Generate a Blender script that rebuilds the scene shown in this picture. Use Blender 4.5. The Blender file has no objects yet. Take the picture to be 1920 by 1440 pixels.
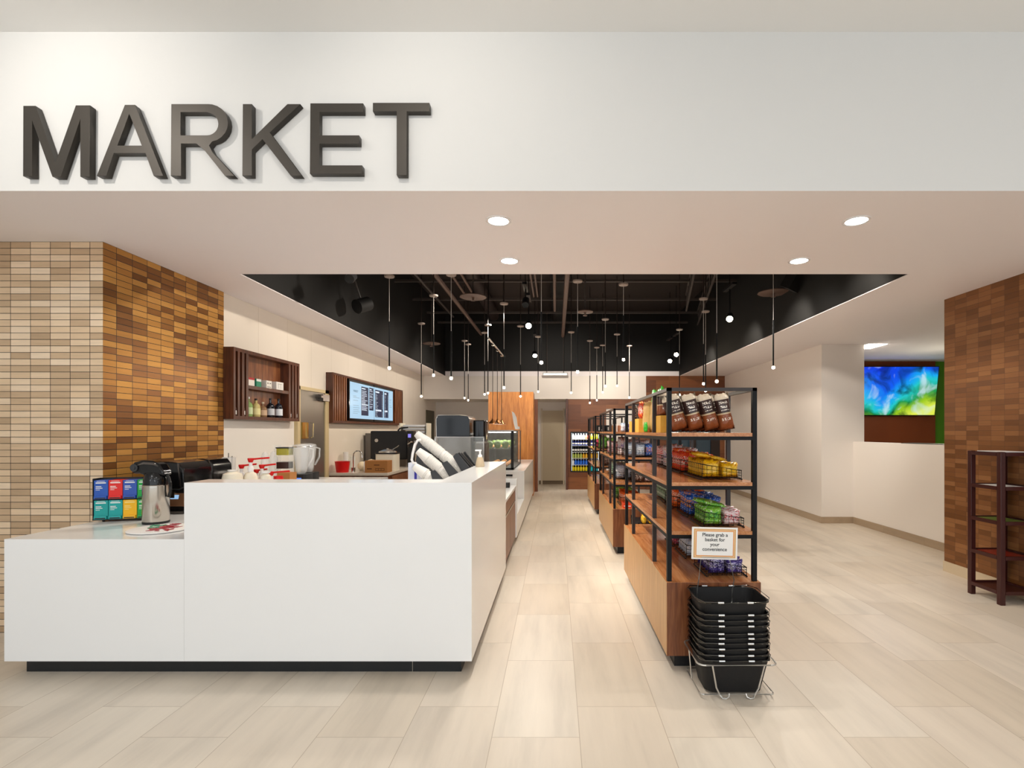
import bpy, bmesh, math, random
from mathutils import Vector, Matrix, Euler
random.seed(7)
PI = math.pi
S = bpy.context.scene
COL = S.collection

# ------------------------------------------------------------------ camera, world, exposure
FPX, VX, VY, EYE = 960.0, 1042.0, 808.0, 1.45       # focal length (px), optical axis on the 1920x1440 frame, eye height (m)
cd = bpy.data.cameras.new('camera'); cam = bpy.data.objects.new('camera', cd); COL.objects.link(cam)
cam.location = (0, 0, EYE); cam.rotation_euler = (PI/2, 0, 0)
cd.sensor_fit = 'HORIZONTAL'; cd.sensor_width = 36; cd.lens = 36*FPX/1920
cd.shift_x = (960-VX)/1920; cd.shift_y = (VY-720)/1920
cd.clip_start = .05; cd.clip_end = 100
S.camera = cam
S.view_settings.view_transform = 'Standard'; S.view_settings.look = 'None'
S.view_settings.gamma = 1; S.view_settings.use_curve_mapping = False
S.view_settings.exposure = 0.0
W = bpy.data.worlds.new('world'); S.world = W; W.use_nodes = True
W.node_tree.nodes['Background'].inputs[0].default_value = (.92, .96, 1, 1)
W.node_tree.nodes['Background'].inputs[1].default_value = .35

WARM = (1, .88, .74); WARM2 = (1, .93, .85); DAY = (.88, .94, 1)
def lamp(name, kind, loc, power, color, aim=None, parent=None, **kw):
    l = bpy.data.lights.new(name, kind); l.energy = power; l.color = color
    for k, v in kw.items(): setattr(l, k, v)
    o = bpy.data.objects.new(name, l); COL.objects.link(o); o.location = loc
    if aim is not None:
        o.rotation_euler = (Vector(aim)-Vector(loc)).to_track_quat('-Z', 'Y').to_euler()
    if parent:
        o.parent = parent; o.matrix_parent_inverse = parent.matrix_world.inverted() if False else Matrix()
        o.location = Vector(loc)-parent.location
    return o
# daylight through the glazed front of the lobby, behind the photographer
lamp('daylight_through_front_glazing', 'AREA', (.8, -6.1, 1.9), 222, DAY, aim=(.8, 5, 3.4), shape='RECTANGLE', size=13, size_y=3.4)
for x in (-3.2, 1.2, 5.6):                          # unseen fill lights added above and behind the photographer to brighten the lobby
    for y in (-4.2, -1.0): lamp('lobby_overhead_fill', 'AREA', (x, y, 3.69), 25, (1, 1, 1), aim=(x, y, 0), shape='RECTANGLE', size=1.2, size_y=1.2)

for x in (-4.5, 0.5, 5.5): lamp('lobby_upward_fill', 'AREA', (x, -3.0, 2.3), 27, (.97, .985, 1), aim=(x, -2.2, 3.7), shape='RECTANGLE', size=1.2, size_y=.3)  # unseen upward fill lights added to lift the lobby ceiling

# ------------------------------------------------------------------ small helpers
def P(x, y, Y):                                     # point at depth Y that the photo shows at (x, y)
    return Vector(((x-VX)*Y/FPX, Y, EYE-(y-VY)*Y/FPX))
def XX(x, Y): return (x-VX)*Y/FPX
def ZZ(y, Y): return EYE-(y-VY)*Y/FPX
def YY(x, X): return X*FPX/(x-VX)
def lin(c): return c/12.92 if c <= .04045 else ((c+.055)/1.055)**2.4
def hx(h, a=1): h = h.lstrip('#'); return tuple(lin(int(h[i:i+2], 16)/255) for i in (0, 2, 4))+(a,)

LASTO = [None]
class MB:
    def __init__(s): s.bm = bmesh.new(); s.mi = 0
    def _f(s, vs):
        try: f = s.bm.faces.new(vs)
        except ValueError: return None
        f.material_index = s.mi; return f
    def hexa(s, p):                                  # 8 points: bottom 4 ccw, top 4 ccw
        v = [s.bm.verts.new(q) for q in p]
        for a in ((3,2,1,0),(4,5,6,7),(0,1,5,4),(1,2,6,5),(2,3,7,6),(3,0,4,7)): s._f([v[i] for i in a])
        return s
    def box(s, x0, x1, y0, y1, z0, z1, M=None):
        p = [(x0,y0,z0),(x1,y0,z0),(x1,y1,z0),(x0,y1,z0),(x0,y0,z1),(x1,y0,z1),(x1,y1,z1),(x0,y1,z1)]
        if M is not None: p = [M @ Vector(q) for q in p]
        return s.hexa(p)
    def rbox(s, x0, x1, y0, y1, z0, z1, r=.01, seg=3, M=None):   # box with its vertical edges rounded
        pts = []
        for cx, cy, a0 in ((x1-r,y1-r,0),(x0+r,y1-r,90),(x0+r,y0+r,180),(x1-r,y0+r,270)):
            for k in range(seg+1):
                a = math.radians(a0+90*k/seg); pts.append((cx+r*math.cos(a), cy+r*math.sin(a)))
        return s.prism(pts, z0, z1, 'Z', M)
    def prism(s, pts, a, b, axis='Z', M=None):
        def q(u, v, w):
            r = Vector({'Z': (u, v, w), 'Y': (u, w, v), 'X': (w, u, v)}[axis])
            return M @ r if M is not None else r
        lo = [s.bm.verts.new(q(u, v, a)) for u, v in pts]; hi = [s.bm.verts.new(q(u, v, b)) for u, v in pts]
        n = len(pts)
        s._f(lo[::-1]); s._f(hi)
        for i in range(n): s._f([lo[i], lo[(i+1) % n], hi[(i+1) % n], hi[i]])
        return s
    def _ring(s, c, t, r, seg, up=None, ph=0):
        t = t.normalized(); up = up or (Vector((0,0,1)) if abs(t.z) < .95 else Vector((1,0,0)))
        u = t.cross(up).normalized(); w = u.cross(t).normalized()
        return [s.bm.verts.new(c+(u*math.cos(2*PI*k/seg+ph)+w*math.sin(2*PI*k/seg+ph))*r) for k in range(seg)]
    def cyl(s, p0, p1, r, seg=12, r2=None, cap=True):
        p0, p1 = Vector(p0), Vector(p1); r2 = r if r2 is None else r2
        a = s._ring(p0, p1-p0, r, seg); b = s._ring(p1, p1-p0, r2, seg)
        for i in range(seg): s._f([a[i], a[(i+1) % seg], b[(i+1) % seg], b[i]])
        if cap: s._f(a[::-1]); s._f(b)
        return s
    def tube(s, pts, r, seg=5, closed=False):
        pts = [Vector(p) for p in pts]; n = len(pts); rings = []
        for i, p in enumerate(pts):
            if closed: t = (pts[(i+1) % n]-p).normalized()+(p-pts[i-1]).normalized()
            else: t = (pts[min(i+1, n-1)]-pts[max(i-1, 0)])
            rings.append(s._ring(p, t, r, seg))
        for i in range(n if closed else n-1):
            a, b = rings[i], rings[(i+1) % n]
            best = min(range(seg), key=lambda k: (a[0].co-b[k].co).length)
            for k in range(seg):
                s._f([a[k], a[(k+1) % seg], b[(k+1+best) % seg], b[(k+best) % seg]])
        if not closed: s._f(rings[0][::-1]); s._f(rings[-1])
        return s
    def lathe(s, prof, c=(0,0,0), seg=20, M=None, cap=True):   # prof: (r, z) from bottom to top
        c = Vector(c); rings = []
        for r, z in prof:
            ring = []
            for k in range(seg):
                q = Vector((max(r, 1e-4)*math.cos(2*PI*k/seg), max(r, 1e-4)*math.sin(2*PI*k/seg), z))
                if M is not None: q = M @ q
                ring.append(s.bm.verts.new(q+c))
            rings.append(ring)
        for a, b in zip(rings, rings[1:]):
            for k in range(seg): s._f([a[k], a[(k+1) % seg], b[(k+1) % seg], b[k]])
        if cap: s._f(rings[0][::-1]); s._f(rings[-1])
        return s
    def sphere(s, c, r, seg=10, rz=None):
        rz = rz or r; n = max(4, seg//2)
        return s.lathe([(r*math.sin(PI*k/n), -rz*math.cos(PI*k/n)) for k in range(n+1)], c, seg, cap=False)
    def build(s, name, mat, parent=None, loc=None, bevel=0, angle=35):
        me = bpy.data.meshes.new(name)
        bmesh.ops.recalc_face_normals(s.bm, faces=s.bm.faces[:]); s.bm.to_mesh(me); s.bm.free()
        mats = mat if isinstance(mat, (list, tuple)) else [mat]
        for m in mats: me.materials.append(m)
        for p in me.polygons: p.use_smooth = True
        me.set_sharp_from_angle(angle=math.radians(angle))
        o = bpy.data.objects.new(name, me); COL.objects.link(o); LASTO[0] = o
        if parent: o.parent = parent
        if loc is not None: o.location = loc
        if bevel:
            b = o.modifiers.new('bevel', 'BEVEL'); b.width = bevel; b.segments = 2; b.limit_method = 'ANGLE'; b.angle_limit = math.radians(50)
        return o
def thing(name, label, cat, loc=(0,0,0), rotz=0, group=None):
    o = bpy.data.objects.new(name, None); COL.objects.link(o); o.location = loc; o.rotation_euler = (0,0,rotz)
    o.empty_display_size = .05
    return tag(o, label, cat, group)
def tag(o, label, cat, group=None):
    o['label'] = label; o['category'] = cat
    if group: o['group'] = group
    return o
def struct(o): o['kind'] = 'structure'; return o
def dup(root, loc=None, rot=None, label=None, group=None, parent=None):
    r = root.copy(); COL.objects.link(r)
    if parent: r.parent = parent
    if loc is not None: r.location = loc
    if rot is not None: r.rotation_euler = rot
    if label: r['label'] = label
    if group: r['group'] = group
    for ch in root.children:
        dup(ch, parent=r)
    return r

# ------------------------------------------------------------------ materials
def base(name):
    m = bpy.data.materials.new(name); m.use_nodes = True
    return m, m.node_tree.nodes, m.node_tree.links, m.node_tree.nodes['Principled BSDF']
def mat(name, col, rough=.5, metal=0, spec=.5, emis=None, es=0, alpha=1, trans=0, ior=1.45, coat=0, bump=0, bscale=40):
    m, n, l, b = base(name); c = hx(col) if isinstance(col, str) else tuple(col)+(1,)
    b.inputs['Base Color'].default_value = c; b.inputs['Roughness'].default_value = rough
    b.inputs['Metallic'].default_value = metal; b.inputs['Specular IOR Level'].default_value = spec
    b.inputs['Transmission Weight'].default_value = trans; b.inputs['IOR'].default_value = ior
    b.inputs['Alpha'].default_value = alpha; b.inputs['Coat Weight'].default_value = coat
    if emis: b.inputs['Emission Color'].default_value = hx(emis) if isinstance(emis, str) else tuple(emis)+(1,); b.inputs['Emission Strength'].default_value = es
    if bump:
        tc = n.new('ShaderNodeTexCoord'); t = n.new('ShaderNodeTexNoise'); t.inputs['Scale'].default_value = bscale
        bp = n.new('ShaderNodeBump'); bp.inputs['Strength'].default_value = bump; bp.inputs['Distance'].default_value = .01
        l.new(tc.outputs['Object'], t.inputs['Vector']); l.new(t.outputs['Fac'], bp.inputs['Height']); l.new(bp.outputs[0], b.inputs['Normal'])
    return m
def mth(n, l, op, a, b=None, c=None):
    x = n.new('ShaderNodeMath'); x.operation = op
    for i, v in enumerate((a, b, c)):
        if v is None: continue
        if isinstance(v, (int, float)): x.inputs[i].default_value = v
        else: l.new(v, x.inputs[i])
    return x.outputs[0]
def ramp(n, l, fac, cols, mode='LINEAR'):
    r = n.new('ShaderNodeValToRGB'); r.color_ramp.interpolation = mode; e = r.color_ramp.elements
    while len(e) < len(cols): e.new(.5)
    for k, (p, c) in enumerate(cols): e[k].position = p; e[k].color = hx(c) if isinstance(c, str) else c
    l.new(fac, r.inputs[0]); return r.outputs[0]
def wood(name, c1, c2, c3, axis='Z', scale=6, rough=.35, stretch=14, panel=None):
    m, n, l, b = base(name)
    tc = n.new('ShaderNodeTexCoord'); mp = n.new('ShaderNodeMapping')
    sc = [scale*2.2]*3; sc['XYZ'.index(axis)] = scale*2.2/stretch; mp.inputs['Scale'].default_value = sc
    l.new(tc.outputs['Object'], mp.inputs[0])
    t = n.new('ShaderNodeTexNoise'); t.inputs['Scale'].default_value = 2.2; t.inputs['Detail'].default_value = 5; t.inputs['Distortion'].default_value = .6
    l.new(mp.outputs[0], t.inputs[0])
    t2 = n.new('ShaderNodeTexNoise'); t2.inputs['Scale'].default_value = 9; t2.inputs['Detail'].default_value = 3
    l.new(mp.outputs[0], t2.inputs[0])
    f = mth(n, l, 'ADD', mth(n, l, 'MULTIPLY', t.outputs['Fac'], .7), mth(n, l, 'MULTIPLY', t2.outputs['Fac'], .3))
    l.new(ramp(n, l, f, [(.34, c1), (.5, c2), (.66, c3)]), b.inputs['Base Color'])
    b.inputs['Roughness'].default_value = rough
    return m
def tiles(name, u, v, w, h, cols, grout, gap, u0=0, v0=0, off=0, rough=.4, metal=0, streak=None, bump=.4, rvar=0, blend=0, tilt=0):
    """rectangular tiles: u, v are 'X' 'Y' 'Z'; w x h metres; off = shift of every other row along u"""
    m, n, l, b = base(name)
    tc = n.new('ShaderNodeTexCoord'); sp = n.new('ShaderNodeSeparateXYZ'); l.new(tc.outputs['Object'], sp.inputs[0])
    V = mth(n, l, 'DIVIDE', mth(n, l, 'SUBTRACT', sp.outputs[v], v0), h); fv = mth(n, l, 'FLOOR', V)
    U = mth(n, l, 'DIVIDE', mth(n, l, 'SUBTRACT', sp.outputs[u], u0), w)
    if off: U = mth(n, l, 'SUBTRACT', U, mth(n, l, 'MULTIPLY', mth(n, l, 'FLOORED_MODULO', fv, 2), off))
    fu = mth(n, l, 'FLOOR', U)
    cu, cv = mth(n, l, 'SUBTRACT', U, fu), mth(n, l, 'SUBTRACT', V, fv)
    du = mth(n, l, 'MULTIPLY', mth(n, l, 'MINIMUM', cu, mth(n, l, 'SUBTRACT', 1, cu)), w)
    dv = mth(n, l, 'MULTIPLY', mth(n, l, 'MINIMUM', cv, mth(n, l, 'SUBTRACT', 1, cv)), h)
    g = mth(n, l, 'GREATER_THAN', mth(n, l, 'MINIMUM', du, dv), gap)
    cb = n.new('ShaderNodeCombineXYZ'); l.new(fu, cb.inputs[0]); l.new(fv, cb.inputs[1])
    wn = n.new('ShaderNodeTexWhiteNoise'); wn.noise_dimensions = '2D'; l.new(cb.outputs[0], wn.inputs['Vector'])
    col = ramp(n, l, wn.outputs['Value'], cols, 'LINEAR')
    if streak:
        (axis, sc, st, amt, sk) = streak
        mp = n.new('ShaderNodeMapping'); s3 = [sc]*3; s3['XYZ'.index(axis)] = sc/st; mp.inputs['Scale'].default_value = s3
        mp.inputs['Rotation'].default_value = (0, 0, sk)
        ad = n.new('ShaderNodeVectorMath'); ad.operation = 'MULTIPLY_ADD'
        l.new(wn.outputs['Color'], ad.inputs[0]); ad.inputs[1].default_value = (3, 3, 3); l.new(tc.outputs['Object'], ad.inputs[2])
        l.new(ad.outputs[0], mp.inputs[0])
        t = n.new('ShaderNodeTexNoise'); t.inputs['Scale'].default_value = 1; t.inputs['Detail'].default_value = 6; t.inputs['Roughness'].default_value = .6
        l.new(mp.outputs[0], t.inputs[0])
        mx = n.new('ShaderNodeMix'); mx.data_type = 'RGBA'; mx.blend_type = 'MULTIPLY'; mx.inputs[0].default_value = 1
        l.new(col, mx.inputs[6]); l.new(ramp(n, l, t.outputs['Fac'], [(.3, (1-amt,)*3+(1,)), (.5, (1-amt*.35,)*3+(1,)), (.7, (1,1,1,1))]), mx.inputs[7]); col = mx.outputs[2]
    mx = n.new('ShaderNodeMix'); mx.data_type = 'RGBA'; l.new(g, mx.inputs[0]); mx.inputs[6].default_value = hx(grout); l.new(col, mx.inputs[7])
    l.new(mx.outputs[2], b.inputs['Base Color'])
    b.inputs['Roughness'].default_value = rough
    if rvar:
        l.new(mth(n, l, 'MULTIPLY_ADD', wn.outputs['Value'], rvar, rough), b.inputs['Roughness'])
    if metal: l.new(mth(n, l, 'MULTIPLY', g, metal), b.inputs['Metallic'])
    bp = n.new('ShaderNodeBump'); bp.inputs['Strength'].default_value = bump; bp.inputs['Distance'].default_value = .002
    l.new(g, bp.inputs['Height']); nrm = bp.outputs[0]
    if tilt:                                        # each tile sits at a very slightly different angle
        sb = n.new('ShaderNodeVectorMath'); sb.operation = 'SUBTRACT'; l.new(wn.outputs['Color'], sb.inputs[0]); sb.inputs[1].default_value = (.5,.5,.5)
        sc_ = n.new('ShaderNodeVectorMath'); sc_.operation = 'SCALE'; l.new(sb.outputs[0], sc_.inputs[0]); sc_.inputs['Scale'].default_value = tilt
        av = n.new('ShaderNodeVectorMath'); l.new(nrm, av.inputs[0]); l.new(sc_.outputs[0], av.inputs[1])
        nv = n.new('ShaderNodeVectorMath'); nv.operation = 'NORMALIZE'; l.new(av.outputs[0], nv.inputs[0]); nrm = nv.outputs[0]
    l.new(nrm, b.inputs['Normal'])
    return m
def bagmat(name, c1, c2, c3='#f2efe8', rough=.3, seed=0):
    """printed foil bag: field colour, a band of a second colour and a blotchy printed panel"""
    m, n, l, b = base(name)
    tc = n.new('ShaderNodeTexCoord'); sp = n.new('ShaderNodeSeparateXYZ'); l.new(tc.outputs['Object'], sp.inputs[0])
    t = n.new('ShaderNodeTexNoise'); t.inputs['Scale'].default_value = 75; t.inputs['Detail'].default_value = 2
    mp = n.new('ShaderNodeMapping'); mp.inputs['Location'].default_value = (seed, seed*.7, 0); mp.inputs['Scale'].default_value = (1, 1, 1.8)
    l.new(tc.outputs['Object'], mp.inputs[0]); l.new(mp.outputs[0], t.inputs[0])
    z = sp.outputs['Z']
    band = mth(n, l, 'MULTIPLY', mth(n, l, 'GREATER_THAN', z, .045), mth(n, l, 'LESS_THAN', z, .115))
    pr = mth(n, l, 'MULTIPLY', band, mth(n, l, 'GREATER_THAN', t.outputs['Fac'], .53))
    m1 = n.new('ShaderNodeMix'); m1.data_type = 'RGBA'; l.new(mth(n, l, 'GREATER_THAN', t.outputs['Fac'], .6), m1.inputs[0]); m1.inputs[6].default_value = hx(c1); m1.inputs[7].default_value = hx(c2)
    m2 = n.new('ShaderNodeMix'); m2.data_type = 'RGBA'; l.new(pr, m2.inputs[0]); l.new(m1.outputs[2], m2.inputs[6]); m2.inputs[7].default_value = hx(c3)
    l.new(m2.outputs[2], b.inputs['Base Color']); b.inputs['Roughness'].default_value = rough
    bp = n.new('ShaderNodeBump'); bp.inputs['Strength'].default_value = .5; bp.inputs['Distance'].default_value = .01
    t3 = n.new('ShaderNodeTexNoise'); t3.inputs['Scale'].default_value = 30; l.new(tc.outputs['Object'], t3.inputs[0]); l.new(t3.outputs['Fac'], bp.inputs['Height']); l.new(bp.outputs[0], b.inputs['Normal'])
    return m

M = {}
M['white'] = mat('white_paint', '#dddddb', .6, bump=.03)
M['lobbyceil'] = mat('lobby_ceiling_paint', '#f3f3f2', .7)
M['soffit'] = mat('soffit_paint', '#f6f0f1', .7)
M['wall_warm'] = mat('warm_white_wall', '#efe8e0', .45)
M['quartz'] = mat('white_quartz', '#f2f3f3', .14, spec=.5)
M['black'] = mat('black_plenum_paint', '#070707', .7)
M['blackmetal'] = mat('black_powder_coat', '#0f1012', .5, spec=.25)
M['browngrey'] = mat('dark_brown_steel', '#2e2522', .4)
M['blackplastic'] = mat('glossy_black_plastic', '#0d0d0f', .12)
M['matteblack'] = mat('matte_black_plastic', '#161618', .5)
M['charcoal'] = mat('charcoal_plastic', '#35373a', .45)
M['toekick'] = mat('toe_kick_black', '#1a1d20', .4)
M['chrome'] = mat('chrome', '#d8d8d6', .15, 1)
M['steel'] = mat('brushed_steel', '#b9b4ac', .28, 1)
M['darksteel'] = mat('dark_steel', '#6b6560', .3, 1)
M['wire'] = mat('galvanised_wire', '#cfcdc8', .3, .8)
M['glass'] = mat('clear_glass', '#ffffff', .02, trans=1, ior=1.3)
M['glasspane'] = mat('clear_pane', '#eef6f4', .02, alpha=.12, spec=.8)
M['jarglass'] = mat('clear_jar_plastic', '#f4f6f6', .05, alpha=.3, spec=.9)
M['airpot'] = mat('polished_airpot_steel', '#c4bfb6', .17, 1)
M['smoke'] = mat('smoked_acrylic', '#0c0d10', .08, alpha=.95)
M['walnut'] = wood('walnut_veneer', '#5a2f1a', '#7a4627', '#94603a', 'Z', 7)
M['walnut_y'] = wood('walnut_shelf_board', '#a5673a', '#bd7d4b', '#cf9462', 'Y', 7, rough=.2)
M['darkwalnut'] = wood('dark_walnut', '#3a1d10', '#532b18', '#6a3a22', 'Z', 7)
M['orangewood'] = wood('golden_oak', '#a8642a', '#c67f3b', '#d9954e', 'Z', 4, stretch=10)
M['palewood'] = wood('pale_side_wood', '#a87840', '#ba8b50', '#c89b60', 'Z', 7)  # paler wood tone for the sides of the shelving bases
M['mahogany'] = mat('mahogany_stain', '#3a1310', .35)
M['cardboard'] = mat('kraft_cardboard', '#a8703a', .8)
M['kraft'] = mat('yellow_kraft_paper', '#d9a23c', .7, bump=.3, bscale=60)
M['paper'] = mat('white_paper', '#f1efeb', .6)
M['cup'] = mat('white_foam_cup', '#dfdcd6', .5)
M['red'] = mat('red_plastic', '#cf1616', .3)
M['cream'] = mat('cream_jug', '#e9e2cf', .35)
M['white_plastic'] = mat('white_plastic', '#f0efee', .3)
M['ink'] = mat('dark_ink', '#26282c', .6)
M['bronze'] = mat('dark_bronze_metal', '#46423d', .45, .5)
M['lampwhite'] = mat('lit_lamp_lens', '#ffffff', .5, emis=(1, .93, .82), es=18)
M['bulb'] = mat('lit_bulb', '#ffffff', .5, emis=(1, .84, .62), es=14)
M['spotlens'] = mat('lit_spot_lens', '#ffffff', .5, emis=(1, .86, .62), es=60)
M['screenblue'] = mat('menu_screen_pale_blue', '#203040', .3, emis='#b2d6ee', es=.95)
M['screennavy'] = mat('menu_screen_navy', '#101828', .3, emis='#1d2a48', es=.8)
M['screenwhite'] = mat('menu_screen_white', '#c0c8d0', .3, emis='#a9bfd4', es=.9)
M['screentext'] = mat('menu_screen_grey_text', '#304048', .3, emis='#55758c', es=.8)
M['green'] = mat('green_wall', '#4f8a16', .6)
M['tvwall'] = mat('brown_panel', '#7a3a14', .6)
M['pier_front'] = tiles('bronze_mosaic_front', 'X', 'Z', .1426, .0468, [(0, '#c8ab8a'), (.35, '#dabd9b'), (.6, '#efd3b0'), (1, '#fce6ca')], '#2a1c10', .0019, u0=-3.255+.1426*.35, v0=2.81, rough=.30, metal=.45, bump=.6, rvar=.12, tilt=.02, streak=('X', 60, 12, .12, 0))  # same tile as the side face; paleness from daylight put into the colour
M['pier_side'] = tiles('bronze_mosaic_side', 'Y', 'Z', .1426, .0468, [(0, '#7d4f26'), (.3, '#93612e'), (.55, '#bd863f'), (1, '#d09a4e')], '#1e1006', .002, u0=3.68+.1426*.8, v0=2.81, rough=.3, metal=.45, bump=.6, rvar=.12, tilt=.02, streak=('Y', 60, 12, .15, 0))  # same tile as the front face; its warmer, dimmer light is in the colour
M['pier_right'] = tiles('bronze_mosaic_right', 'Y', 'Z', .1426, .0468, [(0, '#74471f'), (.4, '#845328'), (.7, '#946135'), (1, '#a06d3f')], '#4a2a12', .001, u0=5.31, v0=2.81, rough=.38, metal=.2, bump=.5, rvar=.1, tilt=.015, streak=('Y', 60, 12, .12, 0))
M['floor'] = tiles('beige_porcelain_planks', 'Y', 'X', .81, .416, [(0, '#dccfbc'), (.5, '#e2d6c5'), (1, '#e6dccc')], '#b5a692', .0016, u0=2.423, v0=-.303, off=1/3, rough=.36, bump=.15, streak=('Y', 7, 9, .2, .12))
M['base_tile'] = tiles('beige_tile_skirting', 'Y', 'Z', .81, .3, [(0, '#b09a80'), (1, '#b9a48a')], '#8a7860', .001, rough=.35, bump=.1, streak=('Y', 7, 9, .2, 0))
M['panel_wall'] = tiles('warm_panel_wall', 'Y', 'Z', .61, 4, [(0, '#e6ddd0'), (1, '#e8dfd3')], '#c8bcab', .002, u0=5.02, rough=.22, bump=.1)
M['woodpanel'] = tiles('walnut_wall_panels', 'X', 'Z', .62, .30, [(0, '#6e3d1d'), (.5, '#7f4a26'), (1, '#8d5730')], '#5a3016', .001, off=.5, rough=.4, bump=.1, streak=('X', 20, 8, .3, 0))

# ------------------------------------------------------------------ the room
HC = 2.81                                            # soffit height
struct(MB().box(-6.5, 9.2, -6, 15, -.1, 0).build('floor', M['floor']))
OX0, OX1, OY0, OY1 = -2.74, 3.07, 4.441, 12.68       # opening in the soffit, black plenum above
struct(MB().box(-6.5, OX0, 2.903, 15, HC, HC+.12).box(OX1, 9.2, 2.903, 15, HC, HC+.12).box(OX0, OX1, 2.903, OY0, HC, HC+.12)
       .box(OX0, OX1, OY1+.02, 15, HC, HC+.12).build('ceiling', M['soffit']))
struct(MB().box(-6.5, 9.2, -6, 2.9, 3.71, 3.8).build('ceiling_lobby', M['lobbyceil']))
struct(MB().box(-6.5, 9.2, 2.9, 3.05, HC-.0008, 3.71).build('wall_fascia', [M['white'], M['soffit']]))
for p in bpy.data.objects['wall_fascia'].data.polygons: p.material_index = 1 if p.normal.z < -.5 else 0
struct(MB().box(OX0-.1, OX1+.1, OY0-.1, OY1+.1, 4.40, 4.5).build('ceiling_plenum', mat('plenum_deck_paint', '#2c2421', .8)))
for nm, b in (('wall_plenum_left', (OX0-.1, OX0, OY0, OY1, HC+.12, 4.4)), ('wall_plenum_right', (OX1, OX1+.1, OY0, OY1, HC+.12, 4.4)),
              ('wall_plenum_front', (OX0-.1, OX1+.1, OY0-.1, OY0, HC+.12, 4.4)), ('wall_plenum_back', (OX0-.1, OX1+.1, OY1+.02, OY1+.12, HC+.12, 4.4))):
    struct(MB().box(*b).build(nm, M['black']))
# thin black liner of the opening edge
struct(MB().box(OX0-.001, OX0+.004, OY0, OY1, HC+.008, HC+.13).box(OX1-.004, OX1+.001, OY0, OY1, HC+.008, HC+.13).build('trim_1', M['black']))
# left side
struct(MB().box(-3.45, -3.27, 5.02, 15, 0, HC).build('wall_left', M['panel_wall']))
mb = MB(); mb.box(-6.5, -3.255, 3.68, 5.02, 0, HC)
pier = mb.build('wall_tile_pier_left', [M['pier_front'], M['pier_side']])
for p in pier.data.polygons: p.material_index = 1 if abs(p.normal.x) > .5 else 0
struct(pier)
# bulkhead over the back alcove, back wall, wood clad cooler wall
struct(MB().box(-3.27, 2.236, 12.68, 12.86, 2.24, HC).build('wall_bulkhead', M['wall_warm']))
struct(MB().box(-3.27, .27, 12.86, 14.1, 2.24, 2.34).build('ceiling_alcove', M['wall_warm']))
struct(MB().box(-3.27, .27, 13.95, 14.1, 0, 2.24).build('wall_back', M['wall_warm']))
struct(MB().box(-.46, .25, 13.93, 13.95, 0, .1).build('baseboard_back', mat('taupe_skirting', '#7d6c56', .5)))
# wood wall, with the opening of the cooler and of the glass door
CX0, CX1, CZ0, CZ1 = .362, 1.10, .425, 1.432
DX0, DX1, DZ1 = 2.75, 4.06, 2.06
mb = MB()
mb.box(.27, CX0, 12.70, 12.85, 0, 2.24).box(CX0, CX1, 12.70, 12.85, 0, CZ0).box(CX0, CX1, 12.70, 12.85, CZ1, 2.24)
mb.box(CX1, 1.25, 12.70, 12.85, 0, 2.24).box(1.95, 2.236, 12.70, 12.85, 0, 2.24).box(1.25, 1.95, 12.70, 12.85, 2.0, 2.24)
mb.box(2.236, DX0, 12.66, 12.85, 0, HC).box(DX1, 4.18, 12.66, 12.85, 0, HC).box(DX0, DX1, 12.66, 12.85, DZ1, HC)
struct(mb.build('wall_wood', M['woodpanel']))
struct(MB().box(.25, .30, 12.62, 12.70, 0, 2.24).build('trim_2', M['darkwalnut']))
struct(MB().box(.27, .32, 12.85, 14.1, 0, 2.3).box(CX0, 4.3, 13.9, 14.1, 0, 3).build('wall_back_right', M['wall_warm']))
# pale door in the cooler wall
d = struct(MB().box(1.25, 1.95, 12.74, 12.80, 0, 2.0).build('door_1', mat('white_door', '#efe9e2', .4)))
h = MB().box(1.30, 1.33, 12.70, 12.74, .95, 1.15).build('door_handle', M['steel'], d)
# blue-grey glass door at the far right
d = struct(MB().box(DX0, DX0+.07, 12.66, 12.8, 0, DZ1).box(DX1-.22, DX1, 12.66, 12.8, 0, DZ1).box(3.33, 3.47, 12.66, 12.8, 0, DZ1)
       .box(DX0, DX1, 12.66, 12.8, DZ1-.1, DZ1).box(DX0, DX1, 12.66, 12.8, 0, .12).build('door_2', mat('dark_door_frame', '#2a1c16', .4)))
MB().box(DX0+.07, 3.33, 12.71, 12.73, .12, DZ1-.1).box(3.47, DX1-.22, 12.71, 12.73, .12, DZ1-.1).build('door_glass', mat('blue_grey_glass', '#2b4454', .25, spec=.8), d)
MB().box(3.30, 3.325, 12.60, 12.66, .8, 1.3).build('door_handle', M['chrome'], d)
# right side: wall, white column, half wall, tiled pier
struct(MB().box(4.18, 4.85, 8.05, 13, 0, HC).build('wall_right', M['wall_warm']))
struct(MB().box(4.68, 4.85, 5.25, 8.05, 0, 1.28).build('wall_half', M['wall_warm']))
struct(MB().box(4.72, 4.90, 5.25, 7.0, 1.28, 1.288).build('trim_3', mat('dark_ledge', '#2a1a10', .4)))
struct(MB().box(4.165, 4.18, 8.05, 13, 0, .10).box(4.165, 4.665, 8.035, 8.05, 0, .10).box(4.665, 4.68, 5.31, 8.05, 0, .10).build('baseboard_right', M['base_tile']))
rp = MB().box(4.03, 9.2, 3.95, 5.31, .1, HC).build('wall_tile_pier_right', [M['pier_right']])
struct(rp)
struct(MB().box(4.02, 4.6, 3.94, 5.315, 0, .105).build('baseboard_pier', mat('cream_tile_skirting', '#cbb99c', .35)))
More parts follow.
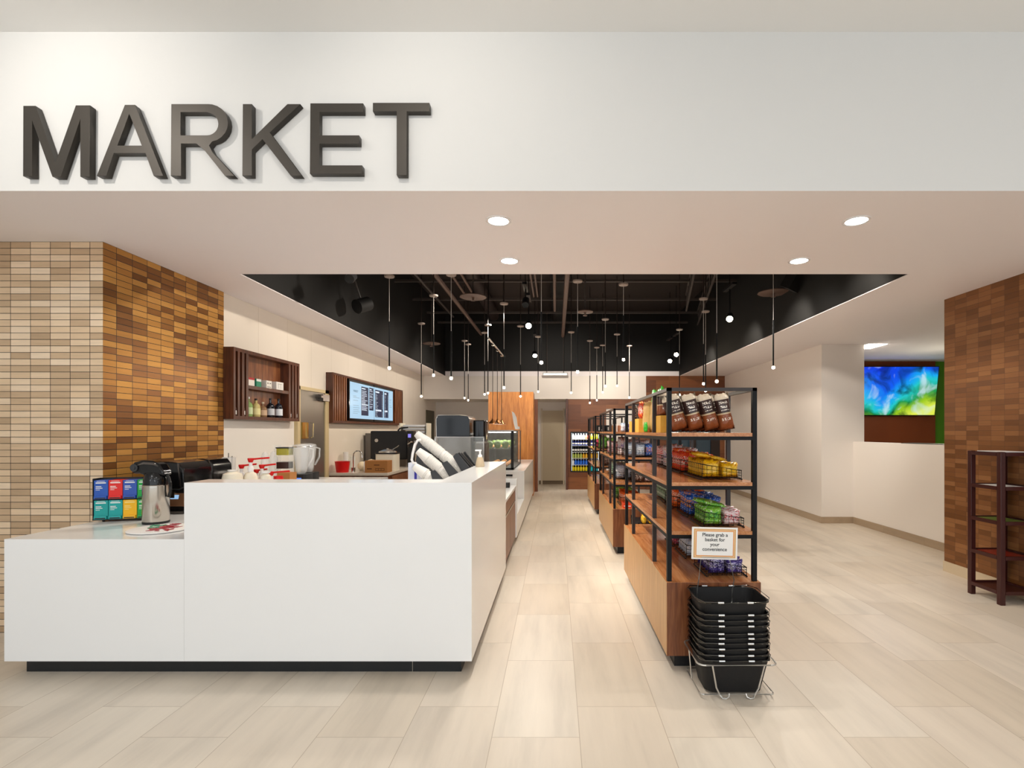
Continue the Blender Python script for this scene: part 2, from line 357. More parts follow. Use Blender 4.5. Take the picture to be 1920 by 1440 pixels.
# television room beyond the half wall
struct(MB().box(4.85, 9.2, 10.04, 10.2, 0, HC).build('wall_television', M['green']))
struct(MB().box(4.87, 7.40, 9.98, 10.04, 0, 2.805).build('wall_television_panel', M['tvwall']))
struct(MB().box(9.1, 9.2, -6, 10.2, 0, 3.71).build('wall_far_right', M['white']))
struct(MB().box(-6.6, -6.5, -6, 5, 0, 3.71).build('wall_far_left', M['white']))
# lobby glazing behind the viewer
mb = MB()
for x in (-6.4, -3.8, -1.2, 1.4, 4.0, 6.6, 9.1): mb.box(x-.05, x+.05, -6.0, -5.9, 0, 3.71)
for z in (.05, 2.5, 3.68): mb.box(-6.5, 9.2, -5.99, -5.91, z-.05, z+.05)
struct(mb.build('window_1', M['matteblack']))

# ------------------------------------------------------------------ room lights (real fittings)
def downlight(X, Y, lbl, tiltx):
    t = thing('recessed_downlight', lbl, 'ceiling light', (X, Y, HC-.001), 0, None)
    MB().lathe([(.082,-.004),(.082,.004),(.066,.004),(.066,-.004)], seg=28, cap=False).build('trim_ring', M['white_plastic'], t)
    MB().lathe([(.066, -.0015), (.001, -.0015)], seg=28, cap=False).build('lens', M['lampwhite'], t)
    lamp('downlight_beam', 'SPOT', (X, Y, HC-.02), 60, WARM2, aim=(X, Y+.15, 0), spot_size=math.radians(120), spot_blend=.7, shadow_soft_size=.05)
downlight(-.37, 3.31, 'recessed ceiling downlight nearest above the counter, left of the front pair', 0)
downlight(1.944, 3.31, 'recessed ceiling downlight at front right of the white soffit', 0)
downlight(-.37, 4.09, 'recessed ceiling downlight left, just in front of the black opening', 0)
downlight(1.944, 4.09, 'recessed ceiling downlight right, just in front of the black opening', 0)
t = tag(MB().box(4.9, 5.18, 8.0, 8.45, HC-.006, HC+.01).build('recessed_light_panel', M['lampwhite']), 'small lit ceiling panel beyond the half wall, beside the white column', 'ceiling light')

# spots on the sign
for x, e in ((-2.9, 54), (-.9, 28)):
    lamp('sign_spot', 'SPOT', (x, 1.55, 3.66), e, WARM2, aim=(x+.35, 2.9, 3.0), spot_size=math.radians(105), spot_blend=1, shadow_soft_size=.03)

# MARKET sign
YF = 2.9; LD = .036
def LP(c): return [(XX(x/2.13333, YF-LD-.004), ZZ(y/2.13333+150, YF-LD-.004)) for x, y in c]
def arc(cx, cy, rx, ry, a0, a1, n=10): return [(cx+rx*math.cos(math.radians(a0+(a1-a0)*k/n)), cy+ry*math.sin(math.radians(a0+(a1-a0)*k/n))) for k in range(n+1)]
letters = {
 'M': [[(94,104),(142,104),(222,332),(304,102),(360,102),(358,386),(322,386),(322,152),(243,386),(210,386),(128,158),(128,384),(93,384)]],
 'A': [[(500,100),(540,100),(652,383),(615,383),(582,292),(455,292),(425,383),(388,383)], [(517,133),(469,263),(568,263)]],
 'R': [[(686,97),(835,97)]+arc(835,172,77,75,-80,80)+[(836,262),(850,290),(936,383),(900,383),(818,280),(785,254),(724,254),(724,383),(684,383)],
       [(722,128),(828,128)]+arc(828,176,46,46,-75,75)+[(828,222),(722,222)]],
 'K': [[(972,97),(1007,97),(1007,238),(1150,97),(1200,97),(1078,210),(1205,382),(1163,382),(1050,236),(1007,278),(1007,382),(970,382)]],
 'E': [[(1242,94),(1452,94),(1452,127),(1277,127),(1277,222),(1436,222),(1436,254),(1277,254),(1277,342),(1448,342),(1448,374),(1240,374)]],
 'T': [[(1492,92),(1717,92),(1717,125),(1626,125),(1626,380),(1587,380),(1587,125),(1492,125)]]}
def text_mesh(name, body, size, mat_, parent, loc, rot, align='CENTER', extrude=.0005, font=None, bold=0, spacing=1):
    c = bpy.data.curves.new(name, 'FONT'); c.body = body; c.size = size; c.align_x = align; c.align_y = 'CENTER'; c.extrude = extrude; c.offset = bold; c.space_line = spacing
    o = bpy.data.objects.new(name, c); COL.objects.link(o)
    dg = bpy.context.evaluated_depsgraph_get(); me = bpy.data.meshes.new_from_object(o.evaluated_get(dg))
    bpy.data.objects.remove(o); me.materials.clear(); me.materials.append(mat_)
    o = bpy.data.objects.new(name, me); COL.objects.link(o); o.location = loc; o.rotation_euler = rot
    if parent: o.parent = parent
    return o
for ch, loops in letters.items():
    cu = bpy.data.curves.new('sign_letter', 'CURVE'); cu.dimensions = '2D'; cu.fill_mode = 'BOTH'; cu.extrude = LD/2; cu.bevel_depth = .0008
    for lp in loops:
        pts = LP(lp); sp = cu.splines.new('POLY'); sp.points.add(len(pts)-1); sp.use_cyclic_u = True
        for q, (x, z) in zip(sp.points, pts): q.co = (x, z, 0, 1)
    o = bpy.data.objects.new('sign_letter', cu); COL.objects.link(o)
    dg = bpy.context.evaluated_depsgraph_get(); me = bpy.data.meshes.new_from_object(o.evaluated_get(dg)); bpy.data.objects.remove(o)
    me.materials.clear(); me.materials.append(M['bronze'])
    me.transform(Matrix.Rotation(PI/2, 4, 'X')); me.transform(Matrix.Translation((0, YF-.004-LD/2, 0)))
    o = bpy.data.objects.new('sign_letter', me); COL.objects.link(o)
    tag(o, 'dark bronze raised metal letter %s of the MARKET sign on the fascia' % ch, 'sign letter', 'letters of the MARKET sign')
    xs = [v.co.x for v in me.vertices]; zs = [v.co.z for v in me.vertices]
    ks = {'M': [(111, 250), (340, 250)], 'A': [(435, 340), (605, 340)], 'R': [(704, 200), (704, 330)], 'K': [(989, 150), (989, 340)], 'E': [(1259, 150), (1259, 330)], 'T': [(1606, 200), (1606, 330)]}[ch]
    for q in LP(ks): MB().cyl((q[0], YF-.006, q[1]), (q[0], YF, q[1]), .004, 6).build('mounting_stud', M['bronze'], o)

# ------------------------------------------------------------------ white quartz counter (one continuous built-in)
CF = 3.022; LZ, HZ, BZ = .811, 1.1445, .09
CL, CS, CR = -3.255, -2.194, -.496; CE = 5.09
ct = thing('service_counter', 'long white quartz counter with a low left end and a high front wall', 'counter', (0,0,0))
MB().box(CL+.03, CS, CF+.03, 3.67, LZ-.04, LZ).box(CL+.006, CS, 3.67, 4.98, LZ-.04, LZ).box(CL, CS, CF, CF+.03, BZ, LZ).box(CL, CL+.03, CF+.03, 3.67, BZ, LZ).build('low_counter', M['quartz'], ct)
mb = MB()
mb.box(CS+.001, CR-.03, CF+.03, CF+.215, HZ-.03, HZ).box(CR-.215, CR-.03, CF+.215, CE, HZ-.03, HZ)
mb.box(CS+.001, CR, CF, CF+.03, BZ, HZ).box(CR-.03, CR, CF+.03, CE, BZ, HZ)
mb.box(CS+.001, CR-.215, CF+.185, CF+.215, .15, HZ-.03).box(CR-.215, CR-.185, CF+.215, CE, .15, HZ-.03).box(CS+.001, CS+.03, CF+.03, CF+.185, BZ, HZ-.03).box(CR-.185, CR-.03, CE-.03, CE, BZ, HZ-.03)
mb.build('high_counter', M['quartz'], ct)
MB().box(XX(50, 3.086), -.569, 3.086, 3.12, 0, BZ+.02).box(-.60, -.569, 3.12, CE-.05, 0, BZ+.02).box(XX(50, 3.086), XX(50, 3.086)+.03, 3.12, 3.6, 0, BZ+.02).build('toe_kick', M['toekick'], ct)
MB().box(XX(773.5, 3.086)-.0015, XX(773.5, 3.086)+.0015, 3.085, 3.087, 0, BZ+.02).build('toe_kick_joint', M['steel'], ct)
# under-counter carcass that carries the inner work bench
MB().box(CL+.03, CS+.6, CF+.26, 4.9, 0, LZ-.05).build('carcass', M['white_plastic'], ct)

# inner work bench against the left wall
wb = thing('work_bench', 'hidden work bench behind the counter carrying syrup bottles and blenders', 'work bench', (0,0,0))
MB().box(-3.25, -2.0, 5.03, 6.1, .86, .90).box(-2.80, -.74, 3.95, 4.995, .86, .90).box(-2.0, -1.25, 4.995, 5.6, .86, .90).build('worktop', M['quartz'], wb)
MB().box(-3.2, -2.1, 5.06, 6.05, 0, .86).build('cabinet_body', M['darkwalnut'], wb)

# wooden counter cabinet beyond the high counter
cb = thing('counter_cabinet', 'walnut counter cabinet with pale top between the two white counters', 'cabinet', (0,0,0))
MB().box(-.78, -.500, CE+.01, 6.50, .73, .76).build('worktop', M['quartz'], cb)
MB().box(-.77, -.535, CE+.02, 6.50, .10, .73).build('body', M['walnut'], cb)
MB().box(-.76, -.60, CE+.03, 6.50, 0, .10).build('toe_kick', M['toekick'], cb)
d = MB().box(-.533, -.512, CE+.03, 5.78, .11, .56).build('door', M['walnut'], cb)
MB().box(-.533, -.512, 5.79, 6.48, .11, .56).build('door', M['walnut'], cb)
MB().box(-.533, -.512, CE+.03, 5.78, .585, .715).build('drawer', M['walnut'], cb)
MB().box(-.533, -.512, 5.79, 6.48, .585, .715).build('drawer', M['walnut'], cb)
MB().box(-.530, -.508, CE+.03, 6.48, .562, .580).build('metal_rail', M['steel'], cb)
tag(MB().rbox(-.66, -.56, 6.2, 6.3, .7605, .82, .02).build('napkin_holder', M['matteblack']), 'small black holder on the walnut cabinet worktop', 'holder')

# second white counter, stepped, with the display case
c2 = thing('display_counter', 'long white counter carrying the glass display case', 'counter', (0,0,0))
mb = MB(); mb.box(-.78, CR, 6.53, 6.60, BZ, .84).box(-.78, CR, 6.60, 8.07, BZ, .38).box(-1.35, CR, 8.07, 11.3, BZ, .82)
mb.build('body', M['quartz'], c2, bevel=.003)
MB().box(-.75, -.57, 6.6, 11.2, 0, BZ).build('toe_kick', M['toekick'], c2)
MB().box(XX(949, 8.06), XX(961, 8.06), 8.055, 8.07, .735, .765).build('socket_plate', M['matteblack'], c2)

# ------------------------------------------------------------------ display case on the far white counter
dc = thing('display_case', 'glass food display case with black corner posts on the far white counter', 'display case', (-.94, 9.13, .821))
def DC(m): return m
X0, X1, Y0, Y1, H = -.26, .26, -.85, .85, .628
MB().box(X0, X1, Y0, Y1, 0, .03).build('tray', M['matteblack'], dc)
for (x, y, wx, wy) in ((X1-.045, Y0, .045, .05), (X1-.02, Y1-.03, .02, .03), (X0, Y0, .03, .03), (X0, Y1-.03, .03, .03)):
    MB().box(x, x+wx, y, y+wy, 0, H).build('corner_post', M['matteblack'], dc)
MB().box(X0, X1, Y0, Y1, H, H+.012).build('top_panel', M['glasspane'], dc)
MB().box(X0, X1, Y0-.004, Y0+.012, H+.002, H+.014).box(X0, X0+.012, Y0, Y1, H, H+.014).box(X1-.012, X1, Y0, Y1, H, H+.014).build('top_rail', M['steel'], dc)
MB().box(X1-.008, X1-.002, Y0+.05, Y1-.03, .03, H).build('side_pane', M['glasspane'], dc)
MB().box(X0+.03, X1-.045, Y0+.004, Y0+.01, .03, H).build('front_pane', M['glasspane'], dc)
MB().box(X0+.031, X1-.05, Y1-.028, Y1-.02, .03, H).box(X0+.002, X0+.01, Y0+.03, Y1-.03, .03, H).build('dark_back_panel', mat('dark_mirror', '#1c1b18', .12, .3), dc)
MB().box(X0+.02, X1-.06, Y0+.1, Y1-.1, .33, .338).build('glass_shelf', M['glasspane'], dc)
MB().box(X0+.06, X1-.08, -.7, .7, H-.03, H-.012).build('light_tube', mat('case_light_tube', '#ffffff', .5, emis=(1,.95,.86), es=4), dc)
lamp('case_light', 'AREA', (-.95, 9.1, 1.40), 5, (1,.95,.86), aim=(-.95, 9.1, .8), shape='RECTANGLE', size=.3, size_y=1.2)
foods = [('bread_roll', '#c8863e', 'golden bread roll', 'bread'), ('orange', '#e07a1c', 'orange fruit', 'fruit'), ('salad_bowl', '#5d7a2c', 'green salad in a clear tub', 'food tub'), ('pastry', '#a86a34', 'brown glazed pastry', 'pastry')]
k = 0
for lvl in (.034, .342):
    for i in range(3):
        for j in range(5):
            f = foods[(k*7+j+i) % 4] if lvl < .1 else foods[(2, 0, 2, 3, 2)[j]]
            k += 1
            x, y = -.15+i*.13, -.68+j*.3
            r = .042
            if f[0] == 'salad_bowl': mb = MB().lathe([(.035,0),(.056,.05),(.058,.052)], seg=12).sphere((0,0,.07), .06, 10, .055)
            elif f[0] == 'bread_roll': mb = MB().sphere((0,0,.03), .045, 12, .03)
            elif f[0] == 'orange': mb = MB().sphere((0,0,.038), .038, 12)
            else: mb = MB().lathe([(.03,0),(.048,.02),(.045,.04),(.03,.05),(.012,.04)], seg=12)
            o = mb.build(f[0], mat('food_%s_%d' % (f[0], k), f[1], .5, bump=.9, bscale=45))
            o.location = Vector((x, y, lvl+.001))+dc.location
            tag(o, '%s %s of the glass display case' % (f[2], 'on the tray' if lvl < .1 else 'on the glass shelf'), f[3], 'food in the display case')
# sail shaped card standing on the case
cs = MB(); YC = 8.6
pts = [(959.5,771),(964,774),(968.5,783),(970.5,799),(974,800),(974.5,805),(966,805),(963,793)]
cs.prism([(XX(x, YC), ZZ(y, YC)) for x, y in pts][::-1], YC, YC+.02, 'Y')
for v in cs.bm.verts: v.co.z -= .0
tag(cs.build('sign_card', M['paper']), 'curved white card sign standing on top of the glass display case', 'sign')
# track with three cords down to the display case
tk = thing('pendant_track', 'short black ceiling track with three hanging cords over the display case', 'track light', (0,0,0))
a, b = Vector((-.95, 7.2, 2.72)), Vector((-.88, 8.55, 2.70))
a = P(916, 634, 7.6); b = P(944, 668, 9.0)
MB().tube([a, b], .014, 6).build('track_bar', M['steel'], tk)
MB().cyl(a, (a.x, a.y, 4.40), .006, 6).cyl(b, (b.x, b.y, 4.40), .006, 6).build('suspension_rod', M['blackmetal'], tk)
for q, xb in ((.25, 920), (.55, 929.5), (.85, 937)):
    p = a.lerp(b, q); zb = 1.56+.0*q
    MB().cyl(p, (p.x, p.y, zb+.08), .005, 6).build('cord', M['browngrey'], tk)
    MB().lathe([(.075, 0), (.07, .015), (.02, .06), (.01, .09)], (p.x, p.y, zb), 14).build('shade', mat('copper_shade', '#b87a48', .3, .9), tk)
    MB().sphere((p.x, p.y, p.z-.03), .02, 8).build('clamp', M['chrome'], tk)

# golden oak column and its darker return
tag(MB().box(-1.51, -.503, 11.46, 12.2, 0, 2.324).build('wood_column', M['orangewood']), 'tall golden oak clad column behind the display counter', 'column')
tag(MB().box(-1.4, -.432, 12.22, 12.4, 0, 2.20).build('wood_panel', M['walnut']), 'narrow dark wood return panel at the right edge of the oak column', 'panel')
# doors in the back alcove
d = struct(MB().box(-.36, .2, 13.9, 13.95, .1, 2.0).build('door_4', mat('beige_door', '#cbbca0', .5)))
MB().box(-.40, -.36, 13.88, 13.95, 0, 2.06).box(.2, .24, 13.88, 13.95, 0, 2.06).build('door_frame', mat('pale_door_frame', '#d9ccb6', .5), d)
d = struct(MB().box(-3.27, -3.25, 12.9, 13.7, .0, 1.98).build('door_5', mat('dark_green_door', '#4a4630', .5)))

# ------------------------------------------------------------------ left wall fittings
struct(MB().box(-3.285, -3.262, 5.03, 6.38, .9, 1.555).build('trim_4', mat('glossy_white_splashback', '#efe9e1', .08)))
struct(MB().box(-3.285, -3.262, 7.32, 12.2, .85, 1.555).build('trim_5', mat('glossy_cream_splashback', '#e8dccb', .1)))
d = struct(MB().box(-3.27, -3.24, 6.47, 7.17, 0, 1.975).build('door_3', mat('brushed_door_steel', '#8f8a82', .38, .85)))
MB().box(-3.27, -3.225, 7.17, 7.28, 0, 2.02).box(-3.27, -3.225, 6.40, 6.47, 0, 2.02).box(-3.27, -3.225, 6.40, 7.28, 1.975, 2.02).build('door_frame', mat('beige_door_frame', '#cdb98e', .4), d)
MB().box(-3.24, -3.17, 6.98, 7.18, 1.86, 1.95).box(-3.24, -3.16, 6.9, 6.98, 1.90, 1.93).build('door_closer', M['darksteel'], d)
MB().box(-3.24, -3.225, 6.52, 6.68, 1.35, 1.56).build('push_plate', mat('brass_plate', '#d8b25c', .25, .9), d)
MB().tube([(-3.225, 6.72, 1.36), (-3.18, 6.72, 1.37), (-3.18, 6.72, 1.55), (-3.225, 6.72, 1.56)], .008, 6).build('door_handle', M['chrome'], d)

# wall cabinet with bottles: everything in world coordinates of the left wall
WX, FXc = -3.268, -3.153
cab = thing('wall_cabinet', 'dark walnut wall cabinet with slatted sides and open shelves of bottles', 'cabinet', (WX, 5.012, 1.567))
cab_o = cab.location
def cabbox(mb, y0, y1, z0, z1, x0=WX, x1=FXc): return mb.box(x0-cab_o.x, x1-cab_o.x, y0-cab_o.y, y1-cab_o.y, z0-cab_o.z, z1-cab_o.z)
cabbox(MB(), 5.012, 5.03, 1.567, 2.275).build('side_panel', M['darkwalnut'], cab)
cabbox(MB(), 6.282, 6.30, 1.567, 2.275).build('side_panel', M['darkwalnut'], cab)
cabbox(MB(), 5.03, 6.282, 2.24, 2.275).build('top_board', M['darkwalnut'], cab)
cabbox(MB(), 5.03, 6.282, 1.567, 1.60).build('bottom_board', M['darkwalnut'], cab)
cabbox(MB(), 5.03, 6.282, 1.60, 2.24, WX, WX+.012).build('back_panel', M['walnut'], cab)
cabbox(MB(), 5.256, 6.05, 1.885, 1.92, WX+.012, FXc-.004).build('shelf', M['darkwalnut'], cab)
for y0, y1 in ((5.030, 5.044), (5.079, 5.113), (5.147, 5.186), (5.216, 5.256), (6.05, 6.092), (6.125, 6.166), (6.194, 6.237), (6.265, 6.282)):
    wide = y0 in (5.216, 6.05)
    cabbox(MB(), y0, y1, 1.60, 2.24, WX+.012 if wide else FXc-.03, FXc).build('slat', M['darkwalnut'], cab)
# bottles
def bottle(name, glass, label_, cap, h=.2, r=.038, neck=.3, square=False):
    o = MB().lathe([(r*.95,0),(r,.006),(r,h*.55),(r*.85,h*.66),(r*neck,h*.76),(r*neck,h*.93)], seg=14).build(name, glass)
    MB().lathe([(r*neck*1.15,h*.90),(r*neck*1.15,h),(r*neck*.9,h*1.003)], seg=12).build('cap', cap, o)
    MB().lathe([(r*1.02,h*.12),(r*1.02,h*.46)], seg=14, cap=False).build('label', label_, o)
    return o
gl = lambda n, c: mat(n, c, .08, spec=.8)
bt = [(5.335, .205, '#8fae6a', '#cfdcae', '#e8e8e6', 'green tinted bottle with silver cap, leftmost on the cabinet shelf'),
      (5.475, .195, '#cbb878', '#e8dca0', '#2a1c14', 'pale golden bottle with yellow label, second from left in the cabinet'),
      (5.60, .165, '#8a6a4c', '#c7a88a', '#c8b8a0', 'short amber bottle in the middle of the cabinet shelf'),
      (5.75, .215, '#0c1018', '#c9ccd2', '#15151a', 'black bottle with square white label in the cabinet'),
      (5.92, .22, '#0a1220', '#dfe3ea', '#101014', 'dark blue bottle with white label, rightmost on the cabinet shelf')]
for i, (y, h, c, lc, cc, lb) in enumerate(bt):
    o = bottle('liquor_bottle', gl('bottle_glass_%d' % i, c), mat('bottle_label_%d' % i, lc, .5), mat('bottle_cap_%d' % i, cc, .4), h, .042)
    o.location = (-3.205, y, 1.6005); tag(o, lb, 'bottle', 'bottles in the walnut wall cabinet')
for y, z, w in ((5.062, 1.6005, 'left slot'), (5.200, 1.6005, 'third slot from the left'), (6.108, 1.6005, 'first slot of the right slats'), (6.25, 1.6005, 'last slot on the right')):
    o = bottle('miniature_bottle', M['mahogany'], M['paper'], M['paper'], .115, .013); o.location = (-3.17, y, z)
    tag(o, 'miniature bottle with white label, %s of the cabinet' % w, 'bottle', 'miniature bottles in the cabinet slots')
bxs = [(5.262, .135, .085, '#efeae2', '#b0282c', 'white carton with red scalloped top, leftmost on the cabinet upper shelf'), (5.43, .09, .085, '#2c8a6c', '#e6e6e2', 'green and white carton on the cabinet upper shelf'),
       (5.62, .105, .085, '#e6e2da', '#5a5a58', 'white carton with grey print on the cabinet upper shelf'), (5.82, .15, .09, '#e9e6e2', '#9a9a98', 'pale carton, rightmost on the cabinet upper shelf')]
for i, (y, w, h, c1, c2, lb) in enumerate(bxs):
    o = MB().box(0, .07, 0, w, 0, h).build('tea_carton', mat('carton_%d' % i, c1, .5)); o.location = (-3.245, y, 1.9205)
    if i == 0: m_ = MB().box(.0702, .0708, 0, w, h*.74, h)
    elif i == 1: m_ = MB().box(.0702, .0708, .002, w-.002, h*.68, h*.98)
    elif i == 2: m_ = MB().box(.0702, .0708, w*.15, w*.4, h*.6, h*.72).box(.0702, .0708, w*.6, w*.85, h*.6, h*.72).box(.0702, .0708, w*.15, w*.85, h*.15, h*.22)
    else: m_ = MB().box(.0702, .0708, w*.3, w*.33, h*.2, h*.8).box(.0702, .0708, w*.6, w*.63, h*.2, h*.8).box(.0702, .0708, w*.2, w*.8, h*.72, h*.76)
    m_.build('printed_front', mat('carton_print_%d' % i, c2, .5), o)
    tag(o, lb, 'carton', 'cartons on the cabinet upper shelf')

# menu board: slatted walnut frame with two screens
FX2 = -3.165
mbd = thing('menu_board', 'walnut slatted wall unit holding the lit menu screens', 'menu board', (WX, 7.28, 1.565)); mo = mbd.location
def mbox(mb, y0, y1, z0, z1, x0=WX, x1=FX2): return mb.box(x0-mo.x, x1-mo.x, y0-mo.y, y1-mo.y, z0-mo.z, z1-mo.z)
mbox(MB(), 7.28, 7.31, 1.565, 2.285).build('side_panel', M['darkwalnut'], mbd)
mbox(MB(), 10.57, 10.60, 1.565, 2.285).build('side_panel', M['darkwalnut'], mbd)
mbox(mbox(MB(), 7.31, 10.57, 2.255, 2.285), 7.31, 10.57, 1.565, 1.60).build('rail', M['darkwalnut'], mbd)
mbox(MB(), 7.31, 10.57, 1.60, 2.255, WX, WX+.05).build('back_panel', M['darkwalnut'], mbd)
for k in range(6):
    mbox(MB(), 7.335+k*.077, 7.335+k*.077+.04, 1.60, 2.255, WX+.05, FX2).build('slat', M['walnut'], mbd)
for k in range(5):
    mbox(MB(), 10.09+k*.095, 10.09+k*.095+.06, 1.60, 2.255, WX+.05, FX2).build('slat', M['walnut'], mbd)
zt, zb = 2.213, 1.647
for (ya, yb, lb) in ((7.86, 8.905, 'left lit menu screen with pale blue panel and the word MARKET'), (8.915, 9.93, 'right lit menu screen with two navy columns of small text')):
    s = thing('menu_screen', lb, 'screen', (WX+.051, ya, zb)); 
    fx = FX2-WX-.051
    def sb(mb, u0, u1, v0, v1, d): return mb.box(fx+d, fx+d+.0008, u0*(yb-ya), u1*(yb-ya), v0*(zt-zb), v1*(zt-zb))
    MB().box(0, fx+.004, -.03, yb-ya+.008, -.035, zt-zb+.035).build('bezel', M['blackplastic'], s)
    lp_ = sb(MB(), 0, 1, 0, 1, .0045).build('lit_panel', M['screenblue'], s)
    rnd = random.Random(3)
    nv, wt, tx = MB(), MB(), MB()
    if ya < 8:
        sb(nv, .44, .74, .10, .93, .006); sb(nv, .78, .97, .27, .95, .006)
        for u0, u1, zs in ((.455, .72, (.86, .80, .755, .71, .665, .62, .575, .53, .49, .45, .40, .36, .32, .285, .25)), (.795, .95, (.88, .84, .76, .70, .66, .58, .52, .45, .38, .34))):
            for i, z in enumerate(zs):
                w = (u1-u0)*rnd.uniform(.45, 1); hh = .03 if i in (0, 10) else .014
                sb(wt, u0, u0+w, z, z+hh, .0075)
        for z in (.62, .58, .5, .36, .30, .24, .19, .14): sb(tx, .12, .12+rnd.uniform(.12, .26), z, z+.008, .006)
        text_mesh('menu_heading', 'MARKET', .05, M['screentext'], lp_, (fx+.007, .22*(yb-ya), .76*(zt-zb)), (PI/2, 0, PI/2))
    else:
        sb(nv, .04, .44, .08, .93, .006); sb(nv, .50, .74, .08, .93, .006)
        for u0, u1 in ((.06, .42), (.52, .72)):
            sb(wt, u0, u0+(u1-u0)*.5, .84, .885, .0075); sb(wt, u0, u0+(u1-u0)*.8, .27, .32, .0075)
            z = .79
            while z > .1:
                if not .25 < z < .33: sb(wt, u0, u0+(u1-u0)*rnd.uniform(.1, .35), z, z+.008, .0075); sb(wt, u1-(u1-u0)*.1, u1, z, z+.008, .0075)
                z -= .036
        for z in (.7, .66, .6, .5, .45): sb(tx, .8, .8+rnd.uniform(.06, .14), z, z+.008, .006)
    nv.build('navy_column', M['screennavy'], lp_); wt.build('menu_lines', M['screenwhite'], lp_); tx.build('small_print', M['screentext'], lp_)

# L shaped back counter along the left wall
bc = thing('back_counter', 'walnut back counter with pale worktop along the left wall under the menu screens', 'counter', (0,0,0))
MB().box(-3.26, -2.395, 7.3, 11.4, .81, .85).build('worktop', mat('pale_grey_worktop', '#cfc4b6', .25), bc, bevel=.003)
MB().box(-3.26, -2.42, 7.33, 11.38, 0, .81).build('body', M['walnut'], bc)
dd = MB().box(-3.2, -2.45, 7.31, 7.329, .63, .79).build('drawer', M['darkwalnut'], bc)
MB().sphere((-2.83, 7.30, .72), .016, 10).build('knob', M['steel'], dd)
MB().box(-2.42, -2.40, 7.5, 8.3, .15, .79).build('door', M['walnut'], bc)
def on(o, label, cat, loc, rz=0, grp=None):
    o.location = loc; o.rotation_euler = (0,0,rz); return tag(o, label, cat, grp)
BCZ = .8505
on(MB().lathe([(.085,0),(.105,.155),(.112,.158),(.10,.158),(.08,.01)], seg=20, cap=True).build('bucket', M['red']), 'red plastic tub at the front end of the back counter', 'tub', (-3.10, 7.44, BCZ))
o = MB().cyl((0,0,0),(0,0,.06),.03,12).tube([(0,0,.06),(0,0,.24)]+[(.065-.065*math.cos(a), 0, .24+.065*math.sin(a)) for a in [PI*k/8 for k in range(1,8)]]+[(.13,0,.2)], .009, 8).build('faucet', M['chrome'])
on(o, 'tall curved chrome faucet beside the red tub', 'faucet', (-2.985, 7.55, BCZ))
on(MB().box(-.07,.07,-.05,.05,0,.075).build('paper_box', M['paper']), 'white paper box, lower one, beside the cardboard carton', 'box', (-2.76, 7.6, BCZ))
on(MB().box(-.045,.045,-.04,.04,0,.075).build('paper_box', M['paper']), 'small white box sitting on top of the wider white box', 'box', (-2.79, 7.6, BCZ+.0755))
o = MB().box(-.16,.16,-.11,.11,0,.172).build('cardboard_box', M['cardboard'])
MB().box(-.03,.05,-.1105,-.11,.105,.118).box(-.13,-.06,-.1105,-.11,.05,.065).box(-.01,.12,-.1105,-.11,.03,.036).box(-.01,.12,-.1105,-.11,.06,.066).box(-.01,-.004,-.1105,-.11,.03,.066).box(.114,.12,-.1105,-.11,.03,.066).box(.03,.036,-.1105,-.11,.03,.066).box(.07,.076,-.1105,-.11,.03,.066).build('printed_marks', mat('brown_ink', '#5a3210', .7), o)
on(o, 'brown cardboard carton on the back counter corner', 'carton', (-2.57, 7.43, BCZ))
o = thing('soup_warmer', 'cream soup warmer with steel lid and ladle behind the cardboard carton', 'soup warmer', (-2.575, 7.85, BCZ))
MB().rbox(-.15,.15,-.14,.14,0,.25,.04).build('body', M['cream'], o); MB().rbox(-.155,.155,-.145,.145,.25,.27,.04).build('rim', M['matteblack'], o)
MB().lathe([(.135,.27),(.13,.29),(.06,.315),(.02,.32),(.02,.335)], seg=20).build('lid', M['steel'], o)
MB().tube([(.05,0,.30),(.15,0,.36),(.17,0,.38)], .007, 6).build('ladle', M['steel'], o)
o = thing('espresso_machine', 'large black espresso machine on the back counter below the menu screens', 'coffee machine', (-2.80, 8.6, BCZ))
MB().box(-.31,.31,-.02,.40,.12,.60).build('body', M['matteblack'], o, bevel=.02)
MB().box(-.42,-.315,.06,.36,.0,.56).build('side_column', M['darksteel'], o)
MB().box(-.28,.28,.0,.38,.0,.12).build('drip_base', M['darksteel'], o)
MB().cyl((-.2,-.035,.44),(-.2,-.02,.44),.03,12).build('badge', M['steel'], o)
MB().tube([(.15,0,.60),(.18,0,.64),(.32,0,.66)], .014, 6).build('lever', M['matteblack'], o)
o = thing('coffee_grinder', 'narrow dark coffee grinder with small violet display right of the espresso machine', 'coffee grinder', (-2.40, 8.5, .8505))
MB().rbox(-.05,.05,-.06,.08,0,.33,.02).rbox(-.055,.055,-.08,.1,.44,.60,.02).cyl((0,.02,.33),(0,.02,.44),.035,10).build('body', M['matteblack'], o)
MB().box(-.03,.02,-.083,-.08,.49,.55).build('display', mat('violet_display', '#302050', .3, emis='#8f86e8', es=1), o)
MB().tube([(-.03,-.08,.38),(.02,-.1,.42),(.05,-.1,.42)], .012, 6).build('spout', M['chrome'], o)
